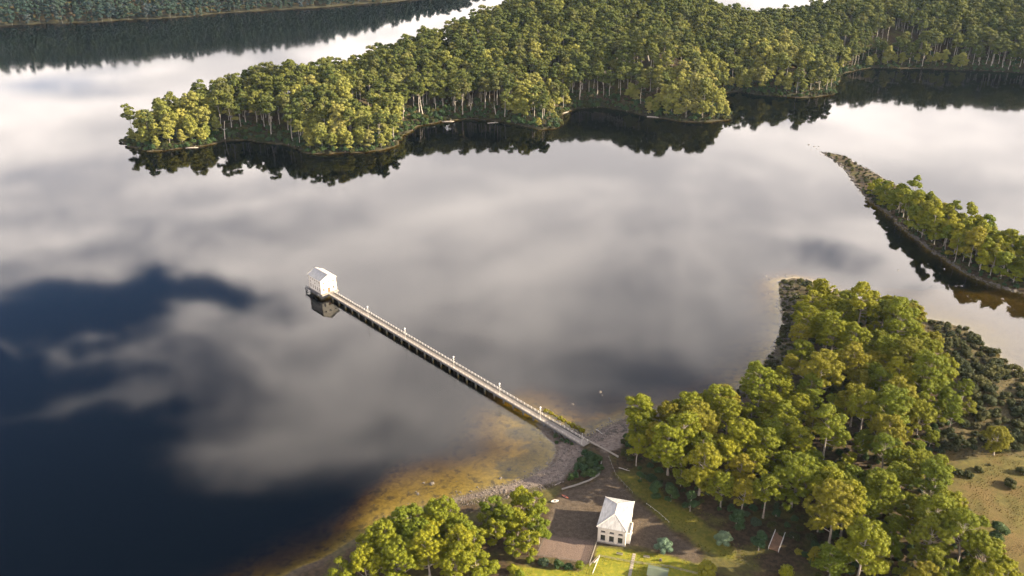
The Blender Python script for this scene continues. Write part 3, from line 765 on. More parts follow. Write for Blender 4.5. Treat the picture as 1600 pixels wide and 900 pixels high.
# ------------------------------------------------------------------ jetty
DECK_Z = 2.7
JA, JB = P(912, 697, DECK_Z), P(513.5, 459.5, DECK_Z)       # near edge of the deck, shore end and pumphouse end
JL = float(np.hypot(*(JB - JA))); jd = (JB - JA) / JL
jrz = math.atan2(jd[1], jd[0])                              # local +x runs out over the lake, local +y to the camera side
JW = 3.9                                                    # deck lies at local y -JW .. 0
jet = empty('jetty', (JA[0], JA[1], 0), jrz, 'long straight concrete jetty running from the shore out to the white pumphouse', 'jetty')
mb = MB(); mb.box(0, JL, -JW, 0, DECK_Z - 0.35, DECK_Z); mb.build('deck', M['deck'], jet)
for a in (-JW, -0.16):
    mb = MB(); mb.box(0, JL, a + 0.002, a + 0.158, DECK_Z, DECK_Z + 0.16); mb.build('kerb', M['concrete'], jet)
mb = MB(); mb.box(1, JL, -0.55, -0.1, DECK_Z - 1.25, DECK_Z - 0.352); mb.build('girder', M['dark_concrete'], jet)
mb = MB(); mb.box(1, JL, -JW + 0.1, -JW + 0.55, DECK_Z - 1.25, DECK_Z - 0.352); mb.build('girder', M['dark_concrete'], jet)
# water pipe along the far side of the deck
mb = MB(); mb.tube([(4, -JW + 0.62, DECK_Z + 0.26), (JL - 0.5, -JW + 0.62, DECK_Z + 0.26)], [0.17, 0.17], 10); mb.build('pipe', M['dark_steel'], jet, True)
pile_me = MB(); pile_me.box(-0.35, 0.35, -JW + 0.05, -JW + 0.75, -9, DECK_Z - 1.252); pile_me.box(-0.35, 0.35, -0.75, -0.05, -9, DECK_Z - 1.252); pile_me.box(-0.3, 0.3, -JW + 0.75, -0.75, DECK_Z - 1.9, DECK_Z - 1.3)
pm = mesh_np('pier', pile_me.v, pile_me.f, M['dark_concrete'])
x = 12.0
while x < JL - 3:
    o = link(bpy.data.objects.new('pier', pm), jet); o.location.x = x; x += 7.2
far_post = MB(); far_post.box(-0.10, 0.10, -JW - 0.02, -JW + 0.16, DECK_Z + 0.163, DECK_Z + 1.2); far_post.box(-0.14, 0.14, -JW - 0.06, -JW + 0.20, DECK_Z + 1.2, DECK_Z + 1.28)
near_post = MB(); near_post.box(-0.05, 0.05, -0.12, -0.03, DECK_Z + 0.163, DECK_Z + 1.1)
fpm = mesh_np('rail_post', far_post.v, far_post.f, M['rail_paint']); npm = mesh_np('rail_post', near_post.v, near_post.f, M['rail_paint'])
x = 1.2
while x < JL - 0.3:
    for q in (fpm, npm): o = link(bpy.data.objects.new('rail_post', q), jet); o.location.x = x
    x += 2.5
for yy, zs, wd in ((-JW + 0.07, (0.62, 1.12), 0.09), (-0.075, (0.60, 1.06), 0.045)):
    for q in zs:
        mb = MB(); mb.tube([(1.2, yy, DECK_Z + q), (JL - 0.3, yy, DECK_Z + q)], [wd / 2 + 0.01] * 2, 6); mb.build('rail', M['rail_paint'], jet)

# lamps along the jetty
def lamp_parts():
    base = MB().lathe([(0.26, 0), (0.26, 0.25), (0.16, 0.45), (0.12, 0.8)], n=10)
    pole = MB().tube([(0, 0, 0.8), (0, 0, 6.3)], [0.12, 0.085], 8)
    arm = MB(); arm.beam((-0.75, 0, 5.55), (0.75, 0, 5.55), 0.12, 0.14); arm.beam((-0.45, 0, 5.15), (0.45, 0, 5.15), 0.1, 0.1)
    lan = MB().lathe([(0.10, 6.2), (0.30, 6.3), (0.36, 6.75), (0.30, 6.95), (0.06, 7.15)], n=10)
    return [('base', base, 'rail_paint'), ('pole', pole, 'rail_paint'), ('cross_arm', arm, 'rail_paint'), ('lantern', lan, 'lamp_glass')]
LP = [(nm, mesh_np(nm, b.v, b.f, M[mt], smooth=(nm != 'cross_arm')), mt) for nm, b, mt in lamp_parts()]
wh = ['nearest the pumphouse', 'second from the pumphouse', 'third from the pumphouse, midway along the deck', 'second from the shore', 'nearest the rocky shore']
lam_t = []
for k, (a, b) in enumerate([(571, 497), (633.5, 530), (707, 576), (778, 619), (845, 655)]):
    q = P(a, b, DECK_Z) - JA; t = float(q @ jd)
    p = JA + jd * t; nrm = np.array((-jd[1], jd[0])); p = p - nrm * 0.45
    o = empty('jetty_lamp', (p[0], p[1], DECK_Z), jrz, 'tall white lamp post on the jetty, ' + wh[k], 'lamp', 'white lamp posts along the jetty')
    for nm, me_, mt in LP: link(bpy.data.objects.new(nm, me_), o)
    mb = MB()
pp = P(912, 697, 2.0)
o = empty('utility_pole', (pp[0] - 0.8, pp[1] + 0.8, gz(*pp)), jrz, 'plain pale pole at the shore end of the jetty', 'pole')
MB().tube([(0, 0, -0.3), (0, 0, 6.4)], [0.11, 0.08], 8).build('shaft', M['rail_paint'], o, True)
MB().box(-0.14, 0.14, -0.14, 0.14, 6.4, 6.5).build('cap', M['rail_paint'], o)

# low pipeline wall that carries on from the jetty to the yard
wa, wb = P(917, 687, 2.4), P(966, 714, 2.2)
wl = empty('pipeline_wall', (wa[0], wa[1], 0), math.atan2(wb[1] - wa[1], wb[0] - wa[0]), 'low concrete pipeline wall between jetty end and wooded bank', 'wall')
L = float(np.hypot(*(wb - wa)))
MB().box(0, L, -0.3, 0.3, 0.2, 2.5).build('wall_block', M['concrete'], wl)
MB().box(0, L, -0.4, 0.4, 2.502, 2.62).build('coping', M['path_slab'], wl)

# ------------------------------------------------------------------ walls with openings
def wall_holes(u0, u1, z0, z1, holes, th, place):
    """wall slab in u,z with rectangular openings; place(u, d, z) -> point, d from 0 (outer face) to th"""
    us = sorted({u0, u1, *[h[0] for h in holes], *[h[1] for h in holes]}); zs = sorted({z0, z1, *[h[2] for h in holes], *[h[3] for h in holes]})
    solid = {}
    for i in range(len(us) - 1):
        for j in range(len(zs) - 1):
            cu, cz = (us[i] + us[i + 1]) / 2, (zs[j] + zs[j + 1]) / 2
            solid[i, j] = not any(h[0] < cu < h[1] and h[2] < cz < h[3] for h in holes)
    mb = MB()
    for (i, j), s_ in solid.items():
        if not s_: continue
        a, b, c, d = us[i], us[i + 1], zs[j], zs[j + 1]
        q = [place(u_, e, z_) for e in (0, th) for u_, z_ in ((a, c), (b, c), (b, d), (a, d))]
        fs = [(0, 1, 2, 3), (7, 6, 5, 4)]
        if not solid.get((i, j - 1)): fs.append((0, 4, 5, 1))
        if not solid.get((i + 1, j)): fs.append((1, 5, 6, 2))
        if not solid.get((i, j + 1)): fs.append((2, 6, 7, 3))
        if not solid.get((i - 1, j)): fs.append((3, 7, 4, 0))
        mb.add(q, fs)
    return mb
def window(parent, h, place, frame_m, glass_m, bars=(1, 1), sill=True, name='window'):
    """a window set back in its opening: frame with glazing bars, pane, sill"""
    a, b, c, d = h
    fr_ = MB()
    def bx(u0, u1, e0, e1, z0, z1):
        q = [place(u_, e, z_) for z_ in (z0, z1) for u_, e in ((u0, e0), (u1, e0), (u1, e1), (u0, e1))]
        fr_.add(q, [(0, 3, 2, 1), (4, 5, 6, 7), (0, 1, 5, 4), (1, 2, 6, 5), (2, 3, 7, 6), (3, 0, 4, 7)])
    t = 0.09; g_ = 0.003
    bx(a + g_, a + t, 0.14, 0.22, c + g_, d - g_); bx(b - t, b - g_, 0.14, 0.22, c + g_, d - g_)
    bx(a + t, b - t, 0.14, 0.22, c + g_, c + t); bx(a + t, b - t, 0.14, 0.22, d - t, d - g_)
    for i in range(1, bars[0] + 1):
        u_ = a + (b - a) * i / (bars[0] + 1); bx(u_ - 0.03, u_ + 0.03, 0.15, 0.21, c + t, d - t)
    for j in range(1, bars[1] + 1):
        z_ = c + (d - c) * j / (bars[1] + 1); bx(a + t, b - t, 0.152, 0.208, z_ - 0.03, z_ + 0.03)
    wn = fr_.build(name, frame_m, parent)
    fr_ = MB(); bx(a + t * 0.5, b - t * 0.5, 0.175, 0.195, c + t * 0.5, d - t * 0.5); fr_.build('pane', glass_m, wn)
    if sill:
        fr_ = MB(); bx(a - 0.12, b + 0.12, -0.10, 0.13, c - 0.14, c - 0.004); fr_.build('sill', frame_m, wn)
    return wn

# ------------------------------------------------------------------ pumphouse at the end of the jetty
EZ, BZ = 12.0, 3.0
c0 = P(460 + 330 / 8.18, 400 + 320 / 8.18, EZ)              # near-left corner of the eaves
axis = jd
side = np.array((jd[1], -jd[0]))                            # across the gable, away from the camera
PLn, PW = 14.2, 10.9
ph = empty('pumphouse', (c0[0], c0[1], 0), jrz, 'white three-storey pumphouse with grey gabled roof standing in the lake', 'building')
# local: x out over the lake 0..PLn, y from 0 (camera side) to -PW
TH = 0.35
gab = lambda u_, e, z_: (e, -u_, z_)                        # gable to the jetty
gab2 = lambda u_, e, z_: (PLn - e, -u_, z_)
lw = lambda u_, e, z_: (u_, -e, z_)
rw = lambda u_, e, z_: (u_, -PW + e, z_)
gh = [(1.3, 2.5, 4.2, 6.4), (8.4, 9.6, 4.2, 6.4), (1.3, 2.7, 9.2, 10.1), (4.7, 6.2, 9.2, 10.1), (8.2, 9.6, 9.2, 10.1)]
door = (4.5, 6.4, BZ, 5.9)
wall_holes(0, PW, BZ, EZ, gh + [door], TH, gab).build('wall', M['white_paint'], ph)
for h in gh[:2]: window(ph, h, gab, M['trim_paint'], M['glass'], (1, 2))
for h in gh[2:]: window(ph, h, gab, M['trim_paint'], M['glass'], (2, 0))
dmb = MB(); dmb.box(0.12, 0.2, -6.36, -4.54, BZ + 0.02, 5.86); dd = dmb.build('door', M['brown_timber'], ph)
MB().box(0.06, 0.118, -5.62, -5.5, 4.1, 4.3).build('handle', M['pole_metal'], dd)
wall_holes(0, PW, BZ, EZ, [(1.3, 2.7, 9.2, 10.1), (8.2, 9.6, 9.2, 10.1)], TH, gab2).build('wall', M['white_paint'], ph)
lh = []
for k in range(5):
    u_ = 1.5 + k * 2.55
    lh.append((u_, u_ + 1.0, 4.0, 6.6)); lh.append((u_ - 0.1, u_ + 1.1, 9.6, 10.5))
    if k in (0, 2, 4): lh.append((u_ + 0.05, u_ + 0.95, 7.4, 8.6))
for pl in (lw, rw):
    wall_holes(TH + 0.002, PLn - TH - 0.002, BZ, EZ, lh, TH, pl).build('wall', M['white_paint'], ph)
for h in lh: window(ph, h, lw, M['trim_paint'], M['glass'], (0, 1))
for h in lh: window(ph, h, rw, M['trim_paint'], M['glass'], (0, 1))
# corner pilasters and string courses
for xx in (-0.06, PLn - 0.5):
    for yy in (-0.5, -PW - 0.06):
        MB().box(xx, xx + 0.56, yy, yy + 0.56, BZ, EZ - 0.45).build('pilaster', M['trim_paint'], ph)
mb = MB(); o_ = 0.16
for z0, z1 in ((EZ - 0.42, EZ - 0.05),):
    mb.box(-o_, PLn + o_, -0.02, o_, z0, z1); mb.box(-o_, PLn + o_, -PW - o_, -PW + 0.02, z0, z1)
    mb.box(-o_, 0.02, -PW + 0.02, -0.02, z0, z1); mb.box(PLn - 0.02, PLn + o_, -PW + 0.02, -0.02, z0, z1)
mb.build('cornice', M['trim_paint'], ph)
RZ = 14.7; ov = 0.55
for e0, e1 in ((-ov, PLn + ov),):
    # gable triangles
    for xx in (0.0, PLn - TH):
        MB().add([(xx, 0, EZ), (xx, -PW, EZ), (xx, -PW / 2, RZ), (xx + TH, 0, EZ), (xx + TH, -PW, EZ), (xx + TH, -PW / 2, RZ)],
                 [(0, 2, 1), (3, 4, 5), (0, 1, 4, 3), (1, 2, 5, 4), (2, 0, 3, 5)]).build('gable', M['white_paint'], ph)
    sl = (RZ - EZ) / (PW / 2)
    rf = empty('roof_frame'); bpy.data.objects.remove(rf)
    for sgn in (1, -1):
        y_e = ov if sgn > 0 else -PW - ov
        ze = EZ - sl * ov
        a = [(e0, y_e, ze), (e1, y_e, ze), (e1, -PW / 2, RZ), (e0, -PW / 2, RZ)]
        v = a + [(q[0], q[1], q[2] + 0.14) for q in a]
        slope = MB().add(v, [(0, 1, 2, 3), (7, 6, 5, 4), (0, 4, 5, 1), (1, 5, 6, 2), (2, 6, 7, 3), (3, 7, 4, 0)]).build('roof', M['roof_pale'], ph)
        mbg = MB().beam((e0, y_e + 0.07 * sgn, ze + 0.02), (e1, y_e + 0.07 * sgn, ze + 0.02), 0.14, 0.16); mbg.build('gutter', M['trim_paint'], slope)
        for ex in (e0 - 0.03, e1 + 0.03):
            MB().beam((ex, y_e, ze + 0.04), (ex, -PW / 2, RZ + 0.04), 0.06, 0.34).build('barge_board', M['trim_paint'], slope)
    MB().beam((e0, -PW / 2, RZ + 0.17), (e1, -PW / 2, RZ + 0.17), 0.4, 0.08).build('ridge_cap', M['trim_paint'], ph)
# concrete substructure, side walkway and landing
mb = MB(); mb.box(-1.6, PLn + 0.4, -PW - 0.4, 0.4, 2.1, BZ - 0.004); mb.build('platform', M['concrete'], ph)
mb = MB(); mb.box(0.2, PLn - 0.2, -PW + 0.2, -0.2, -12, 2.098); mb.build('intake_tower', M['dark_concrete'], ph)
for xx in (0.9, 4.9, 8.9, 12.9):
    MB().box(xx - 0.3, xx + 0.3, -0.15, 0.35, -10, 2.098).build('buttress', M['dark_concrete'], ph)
wk = MB().box(0.5, PLn + 2.4, 0.402, 1.9, 2.5, 2.75).build('walkway', M['dark_concrete'], ph)
for q in range(7):
    xx = 0.6 + q * (PLn + 1.7) / 6
    MB().box(xx - 0.05, xx + 0.05, 1.78, 1.88, 2.75, 3.8).build('rail_post', M['dark_steel'], wk)
for z_ in (3.3, 3.78): MB().box(0.5, PLn + 2.4, 1.80, 1.86, z_, z_ + 0.06).build('rail', M['dark_steel'], wk)
for xx in (PLn + 1.8, PLn + 2.2):
    MB().tube([(xx, 1.6, -8), (xx, 1.6, 2.49)], [0.16, 0.16], 8).build('pile', M['dark_steel'], ph)
MB().box(PLn + 0.6, PLn + 2.4, 0.6, 2.0, 0.6, 0.9).build('boat_landing', M['dark_concrete'], ph)
# little balcony on the far side
bal = MB().box(2.0, 4.6, -PW - 1.7, -PW - 0.402, 2.3, 2.6).build('balcony', M['concrete'], ph)
for xx in (2.05, 3.3, 4.5): MB().box(xx, xx + 0.1, -PW - 1.7, -PW - 1.6, 2.6, 3.7).build('rail_post', M['rail_paint'], bal)
MB().box(2.0, 4.6, -PW - 1.68, -PW - 1.62, 3.702, 3.76).build('rail', M['rail_paint'], bal)

# ------------------------------------------------------------------ shore house
SE, SB = 9.0, 1.5
q = PP([(900 + a / 6.43, 760 + b / 6.43) for a, b in ((292, 100), (555, 150), (512, 460), (212, 405))], SE)
fu = (q[2] - q[3]) / np.hypot(*(q[2] - q[3]))               # along the front, left to right
srz = math.atan2(fu[1], fu[0])
SW, SD = 11.0, 18.2
so = q[3] + fu * 0.3 + np.array((-fu[1], fu[0])) * 0.3
sh = empty('shore_house', (so[0], so[1], 0), srz, 'cream two-storey shore house with pale hipped metal roof on the lawn', 'building')
fr_pl = lambda u_, e, z_: (u_, e, z_)                       # front, facing the lawn
bk_pl = lambda u_, e, z_: (u_, SD - e, z_)
lf_pl = lambda u_, e, z_: (e, u_, z_)
rt_pl = lambda u_, e, z_: (SW - e, u_, z_)
fh = []
for k in range(3):
    u_ = 1.15 + k * 3.42
    fh += [(u_, u_ + 1.85, 2.7, 5.3), (u_ + 0.1, u_ + 1.75, 6.6, 7.3)]
wall_holes(0, SW, SB - 0.5, SE, fh, TH, fr_pl).build('wall', M['trim_paint'], sh)
wall_holes(0, SW, SB - 0.5, SE, fh, TH, bk_pl).build('wall', M['trim_paint'], sh)
for h in fh:
    for pl in (fr_pl, bk_pl): window(sh, h, pl, M['dark_steel'], M['glass'], (2, 3) if h[3] - h[2] > 1 else (2, 0), True)
sdh = []
for k in range(5):
    u_ = 1.4 + k * 3.4
    sdh += [(u_, u_ + 1.7, 2.7, 5.3), (u_ + 0.1, u_ + 1.6, 6.6, 7.3)]
for pl in (lf_pl, rt_pl):
    wall_holes(TH + 0.002, SD - TH - 0.002, SB - 0.5, SE, sdh, TH, pl).build('wall', M['white_paint'], sh)
    for h in sdh: window(sh, h, pl, M['dark_steel'], M['glass'], (1, 2) if h[3] - h[2] > 1 else (1, 0), True)
for u_ in (0.0, 3.55, 6.97, SW - 0.5):                      # pilasters of the front
    for yy, d_ in ((-0.12, 0.12), (SD, 0.12)):
        MB().box(u_ + 0.003, u_ + 0.497, yy + 0.001, yy + d_ - 0.001, SB - 0.4, SE - 0.4).build('pilaster', M['trim_paint'], sh)
MB().box(-0.1, SW + 0.1, -0.16, -0.002, SB - 0.4, SB + 0.55).build('plinth', M['concrete'], sh)
mb = MB(); o_ = 0.2
mb.box(-o_, SW + o_, -o_, 0.02, SE - 0.38, SE - 0.02); mb.box(-o_, SW + o_, SD - 0.02, SD + o_, SE - 0.38, SE - 0.02)
mb.box(-o_, 0.02, 0.022, SD - 0.022, SE - 0.38, SE - 0.02); mb.box(SW - 0.02, SW + o_, 0.022, SD - 0.022, SE - 0.38, SE - 0.02)
mb.build('cornice', M['trim_paint'], sh)
ov = 0.5; RR = 10.9; hy = SW / 2 + 1.2
E0 = [(-ov, -ov, SE), (SW + ov, -ov, SE), (SW + ov, SD + ov, SE), (-ov, SD + ov, SE)]
r1, r2 = (SW / 2, hy, RR), (SW / 2, SD - hy + 1.5, RR)
for nm, loop in (('roof', [E0[0], E0[1], r1]), ('roof', [E0[1], E0[2], r2, r1]), ('roof', [E0[2], E0[3], r2]), ('roof', [E0[3], E0[0], r1, r2])):
    top = [(a, b, c + 0.12) for a, b, c in loop]; k = len(loop)
    MB().add(loop + top, [tuple(range(k - 1, -1, -1)), tuple(range(k, 2 * k))] + [(i, (i + 1) % k, k + (i + 1) % k, k + i) for i in range(k)]).build(nm, M['roof_white'], sh)
for a, b in ((E0[0], r1), (E0[1], r1), (E0[2], r2), (E0[3], r2), (r1, r2)):
    MB().beam((a[0], a[1], a[2] + 0.17), (b[0], b[1], b[2] + 0.17), 0.32, 0.09).build('ridge_cap', M['trim_paint'], sh)
# parapet wing on the sunny side
wg = wall_holes(2.0, 9.0, SB - 0.5, 6.6, [(3.0, 4.2, 2.6, 4.6), (6.2, 7.4, 2.6, 4.6)], 0.3, lambda u_, e, z_: (SW + 1.5 - e, u_, z_)).build('wing_wall', M['white_paint'], sh)
for h in ((3.0, 4.2, 2.6, 4.6), (6.2, 7.4, 2.6, 4.6)): window(wg, h, lambda u_, e, z_: (SW + 1.5 - e, u_, z_), M['dark_steel'], M['glass'], (1, 1), False)
for yy in (2.0, 8.7): MB().box(SW + 0.002, SW + 1.198, yy, yy + 0.3, SB - 0.5, 6.6).build('wing_wall', M['white_paint'], sh)
MB().box(SW + 0.002, SW + 1.198, 2.302, 8.698, 6.0, 6.2).build('wing_roof', M['roof_pale'], sh)
MB().tube([(SW - 0.3, -0.2, 1.4), (SW - 0.3, -0.2, SE - 0.4)], [0.07, 0.07], 8).build('downpipe', M['trim_paint'], sh, True)
MB().tube([(0.25, -0.2, 1.4), (0.25, -0.2, SE - 0.4)], [0.07, 0.07], 8).build('downpipe', M['trim_paint'], sh, True)

# ------------------------------------------------------------------ yard, lawn and fences
def fence(name, pts, z, label, h=1.1, step=2.4, post_m='timber', rail_m='timber', rails=(0.5, 1.0), cat='fence'):
    w_ = [P(a, b, z) for a, b in pts]
    root = empty(name, (*w_[0], gz(*w_[0])), 0, label, cat)
    o0 = np.array((*w_[0], gz(*w_[0])))
    for a, b in zip(w_[:-1], w_[1:]):
        L_ = np.hypot(*(b - a)); k = max(1, int(round(L_ / step)))
        prev = None
        for i in range(k + 1):
            p = a + (b - a) * i / k; zz = gz(*p); q = np.array((p[0], p[1], zz)) - o0
            MB().box(q[0] - 0.06, q[0] + 0.06, q[1] - 0.06, q[1] + 0.06, q[2] - 0.3, q[2] + h).build('post', M[post_m], root)
            if prev is not None:
                for r_ in rails: MB().beam((prev[0], prev[1], prev[2] + r_), (q[0], q[1], q[2] + r_), 0.05, 0.09).build('rail', M[rail_m], root)
            prev = q
    return root
fence('lawn_fence', [(921, 886), (936, 870), (975, 878), (1045, 889), (1092, 901)], 1.5, 'timber post and rail fence across the lawn in front of the shore house', rails=(0.35, 0.7, 1.05))
fence('lawn_fence', [(937, 870), (926, 899)], 1.5, 'short pale fence running down the lawn towards the bottom edge', 1.0, rails=(0.3, 0.65, 0.98), post_m='rail_paint', rail_m='rail_paint')
fence('yard_fence', [(932, 850), (921, 884)], 1.5, 'tall dark paling fence between gravel court and lawn', 1.7, 1.3, rails=(0.3, 0.6, 0.9, 1.2, 1.5))
fence('track_fence', [(951, 716), (962, 742), (975, 757), (988, 770)], 1.8, 'pale handrail fence along the track from the jetty', 0.95, rails=(0.9,), post_m='concrete', rail_m='concrete')
fence('track_fence', [(1010, 788), (1030, 803), (1045, 817)], 1.5, 'low white chain rail beside the path past the bush', 0.5, rails=(0.45,), post_m='rail_paint', rail_m='rail_paint')
def low_wall(name, pts, z, wd, ht, mt, label):
    w_ = [P(a, b, z) for a, b in pts]; g0 = gz(*w_[0])
    root = empty(name, (*w_[0], g0), 0, label, 'wall')
    for a, b in zip(w_[:-1], w_[1:]):
        q0, q1 = a - w_[0], b - w_[0]
        MB().beam((q0[0], q0[1], gz(*a) - g0 + ht / 2 - 0.2), (q1[0], q1[1], gz(*b) - g0 + ht / 2 - 0.2), wd, ht).build('wall_block', M[mt], root)
    return root
low_wall('garden_wall', [(878, 764), (900, 758), (920, 751), (936, 742), (940, 722)], 1.6, 0.45, 0.9, 'concrete', 'low curved stone wall between jetty shrubs and gravel yard')
low_wall('court_kerb', [(853, 836), (838, 868), (921, 879)], 1.5, 0.25, 0.29, 'rock', 'low stone kerb round the gravel court')
# slab path over the lawn
pth = empty('garden_path', (*P(990, 865, 1.5), 1.5), 0, None, None); pth['kind'] = 'structure'
pa, pb = P(991, 864, 1.5), P(983, 902, 1.5)
k = 11
for i in range(k):
    p = pa + (pb - pa) * (i + 0.5) / k - pa
    o = MB().box(-0.6, 0.6, -0.52, 0.52, 0.0, 0.09).build('slab', M['path_slab'], pth); 
    o.location = (p[0] + (P(991, 864, 1.5) - P(990, 865, 1.5))[0], p[1], gz(*(pa + p)) - 1.5 + random.uniform(0, 0.02)); o.rotation_euler.z = math.atan2(pb[1] - pa[1], pb[0] - pa[0]) + 1.57 + random.uniform(-0.04, 0.04)
# picnic benches
def bench(a, b, rz, label):
    p = P(a, b, 1.5); t = empty('garden_bench', (*p, gz(*p)), rz, label, 'bench', 'benches on the lawn')
    for i in range(3): MB().box(-1.2, 1.2, -0.25 + i * 0.18, -0.1 + i * 0.18, 0.44, 0.49).build('seat_slat', M['timber'], t)
    for i in range(2): MB().box(-1.2, 1.2, 0.29, 0.33, 0.6 + i * 0.2, 0.75 + i * 0.2).build('back_slat', M['timber'], t)
    for xx in (-1.0, 1.0):
        MB().box(xx - 0.05, xx + 0.05, -0.25, -0.15, -0.1, 0.438).build('leg', M['timber'], t); MB().box(xx - 0.05, xx + 0.05, 0.19, 0.288, -0.1, 0.96).build('leg', M['timber'], t)
bench(968, 867, R(-15), 'timber bench on the lawn between shore house and fence')
bench(1010, 872, R(-15), 'timber bench on the lawn just right of the slab path')
bx_ = P(1032, 877, 1.5)
o = empty('stone_marker', (*bx_, gz(*bx_)), R(-12), 'small pale stone block standing alone on the lawn', 'stone block')
MB().box(-0.5, 0.5, -0.4, 0.4, -0.2, 0.25).build('base', M['pale_rock'], o); MB().box(-0.36, 0.36, -0.28, 0.28, 0.25, 0.95).build('block', M['pale_rock'], o)
# garden shed at the bottom edge
sp_ = P(1027, 903, 1.4); sd_ = empty('garden_shed', (*sp_, gz(*sp_) - 0.1), srz, 'grey-green metal roofed shed at the bottom edge of the lawn', 'shed')
MB().box(-3.4, 3.4, -2.4, 2.4, 0, 2.3).build('wall', M['timber'], sd_)
for sgn in (1, -1):
    a = [(-3.8, 2.8 * sgn, 2.25), (3.8, 2.8 * sgn, 2.25), (3.8, 0, 3.3), (-3.8, 0, 3.3)]
    if sgn < 0: a = a[::-1]
    v = a + [(x_, y_, z_ + 0.1) for x_, y_, z_ in a]
    MB().add(v, [(0, 1, 2, 3), (7, 6, 5, 4), (0, 4, 5, 1), (1, 5, 6, 2), (2, 6, 7, 3), (3, 7, 4, 0)]).build('roof', M['green_metal'], sd_)
for a in (-3.5, 3.45): MB().add([(a, -2.4, 2.302), (a, 2.4, 2.302), (a, 0, 3.2), (a + 0.06, -2.4, 2.302), (a + 0.06, 2.4, 2.302), (a + 0.06, 0, 3.2)], [(0, 2, 1), (3, 4, 5), (0, 1, 4, 3), (1, 2, 5, 4), (2, 0, 3, 5)]).build('gable', M['timber'], sd_)
# planter by the fence
pl_ = P(930, 877, 1.5); pt = empty('planter_box', (*pl_, gz(*pl_)), srz + 1.2, 'small pale planter box by the lawn fence corner', 'planter')
MB().box(-1.2, 1.2, -0.4, 0.4, -0.1, 0.6).build('box', M['rail_paint'], pt); MB().box(-1.1, 1.1, -0.32, 0.32, 0.601, 0.66).build('soil', M['brown_timber'], pt)

# kayaks and dinghy drawn up above the beach
def hull(name, a, b, rz, L_, W_, H_, mt, label, cat):
    p = P(a, b, 1.2); o = empty(name, (*p, gz(*p)), rz, label, cat)
    n_ = 11; v = []; f = []
    for i in range(n_):
        t = i / (n_ - 1) * 2 - 1; wd = W_ / 2 * (1 - abs(t) ** 2.4) + 0.02; kz = 0.25 * H_ * abs(t) ** 3
        v += [(t * L_ / 2, -wd, H_ + kz * 0.6), (t * L_ / 2, -wd * 0.7, 0.3 * H_ + kz), (t * L_ / 2, 0, kz), (t * L_ / 2, wd * 0.7, 0.3 * H_ + kz), (t * L_ / 2, wd, H_ + kz * 0.6)]
    for i in range(n_ - 1):
        for k in range(4): f.append((i * 5 + k, (i + 1) * 5 + k, (i + 1) * 5 + k + 1, i * 5 + k + 1))
    MB().add(v, f).build('hull', M[mt], o, True)
    fd = []
    for i in range(n_ - 1): fd.append((i * 2, i * 2 + 1, i * 2 + 3, i * 2 + 2))
    dv = []
    for i in range(n_): dv += [(v[i * 5][0], v[i * 5][1], v[i * 5][2] - 0.05), (v[i * 5 + 4][0], v[i * 5 + 4][1], v[i * 5 + 4][2] - 0.05)]
    MB().add(dv, fd).build('deck', M[mt], o)
    MB().box(-0.5, 0.5, -W_ * 0.25, W_ * 0.25, H_ - 0.04, H_ + 0.05).build('seat', M['dark_steel'], o)
hull('kayak', 883, 777, R(-40), 3.6, 0.85, 0.4, 'red_plastic', 'orange-red kayak lying on the bank above the beach', 'kayak')
hull('dinghy', 867, 785, R(15), 3.4, 1.6, 0.7, 'rail_paint', 'small white upturned dinghy beside the round trees', 'dinghy')

# timber ramp under the trees
rp_ = P(1213, 850, 1.8); rz_ = R(62)
rt_ = empty('timber_footbridge', (*rp_, gz(*rp_) + 0.1), rz_, 'old plank footbridge with white handrails in the shade under the trees', 'footbridge')
for i in range(22): o = MB().box(-5.5 + i * 0.5, -5.06 + i * 0.5, -1.8, 1.8, 0.5, 0.58).build('plank', M['brown_timber'], rt_)
for yy in (-1.9, 1.9):
    MB().box(-5.6, 5.6, yy - 0.12, yy + 0.12, 0.1, 0.5).build('stringer', M['timber'], rt_)
    for i in range(5): MB().box(-5.4 + i * 2.65, -5.24 + i * 2.65, yy - 0.08, yy + 0.08, 0.5, 1.6).build('post', M['rail_paint'], rt_)
    for z_ in (1.0, 1.602): MB().box(-5.6, 5.6, yy - 0.09, yy + 0.09, z_, z_ + 0.16).build('handrail', M['rail_paint'], rt_)

# ------------------------------------------------------------------ rocks
def rock_form(seed):
    g_ = np.random.default_rng(seed)
    v = []; f = []; nl, nt = 6, 8
    for i in range(nl + 1):
        ph_ = math.pi * i / nl
        for k in range(nt):
            th = 2 * math.pi * k / nt
            d = np.array((math.sin(ph_) * math.cos(th), math.sin(ph_) * math.sin(th), math.cos(ph_)))
            r_ = 0.5 * (0.8 + 0.45 * (vnoise(np.array([d[0] * 1.7 + 5 + seed]), np.array([d[1] * 1.7 + d[2] * 1.3]), seed)[0]))
            v.append(d * r_ * np.array((1.2, 0.9, 0.62)))
    for i in range(nl):
        for k in range(nt): f.append((i * nt + k, (i + 1) * nt + k, (i + 1) * nt + (k + 1) % nt, i * nt + (k + 1) % nt))
    return np.array(v), np.array(f)
ROCK = [mesh_np('rock_form', *rock_form(500 + k), M['rock']) for k in range(5)]
PROCK = [mesh_np('pale_rock_form', *rock_form(500 + k), M['pale_rock']) for k in range(5)]
def rock(a, b, size, label, pale=False, group=None, z=0.0):
    x_, y_ = P(a, b, z); o = bpy.data.objects.new('rock', random.choice(PROCK if pale else ROCK))
    o.location = (x_, y_, max(gz(x_, y_), -0.22 * size) + size * 0.08); size *= 0.75; o.scale = (size * random.uniform(0.85, 1.2),) * 3; o.rotation_euler = (random.uniform(-0.2, 0.2), random.uniform(-0.2, 0.2), random.uniform(0, 6.28))
    COL.objects.link(o); tag(o, label, 'rock', group)
rock(675, 755, 3.2, 'largest boulder breaking the amber shallows off the beach')
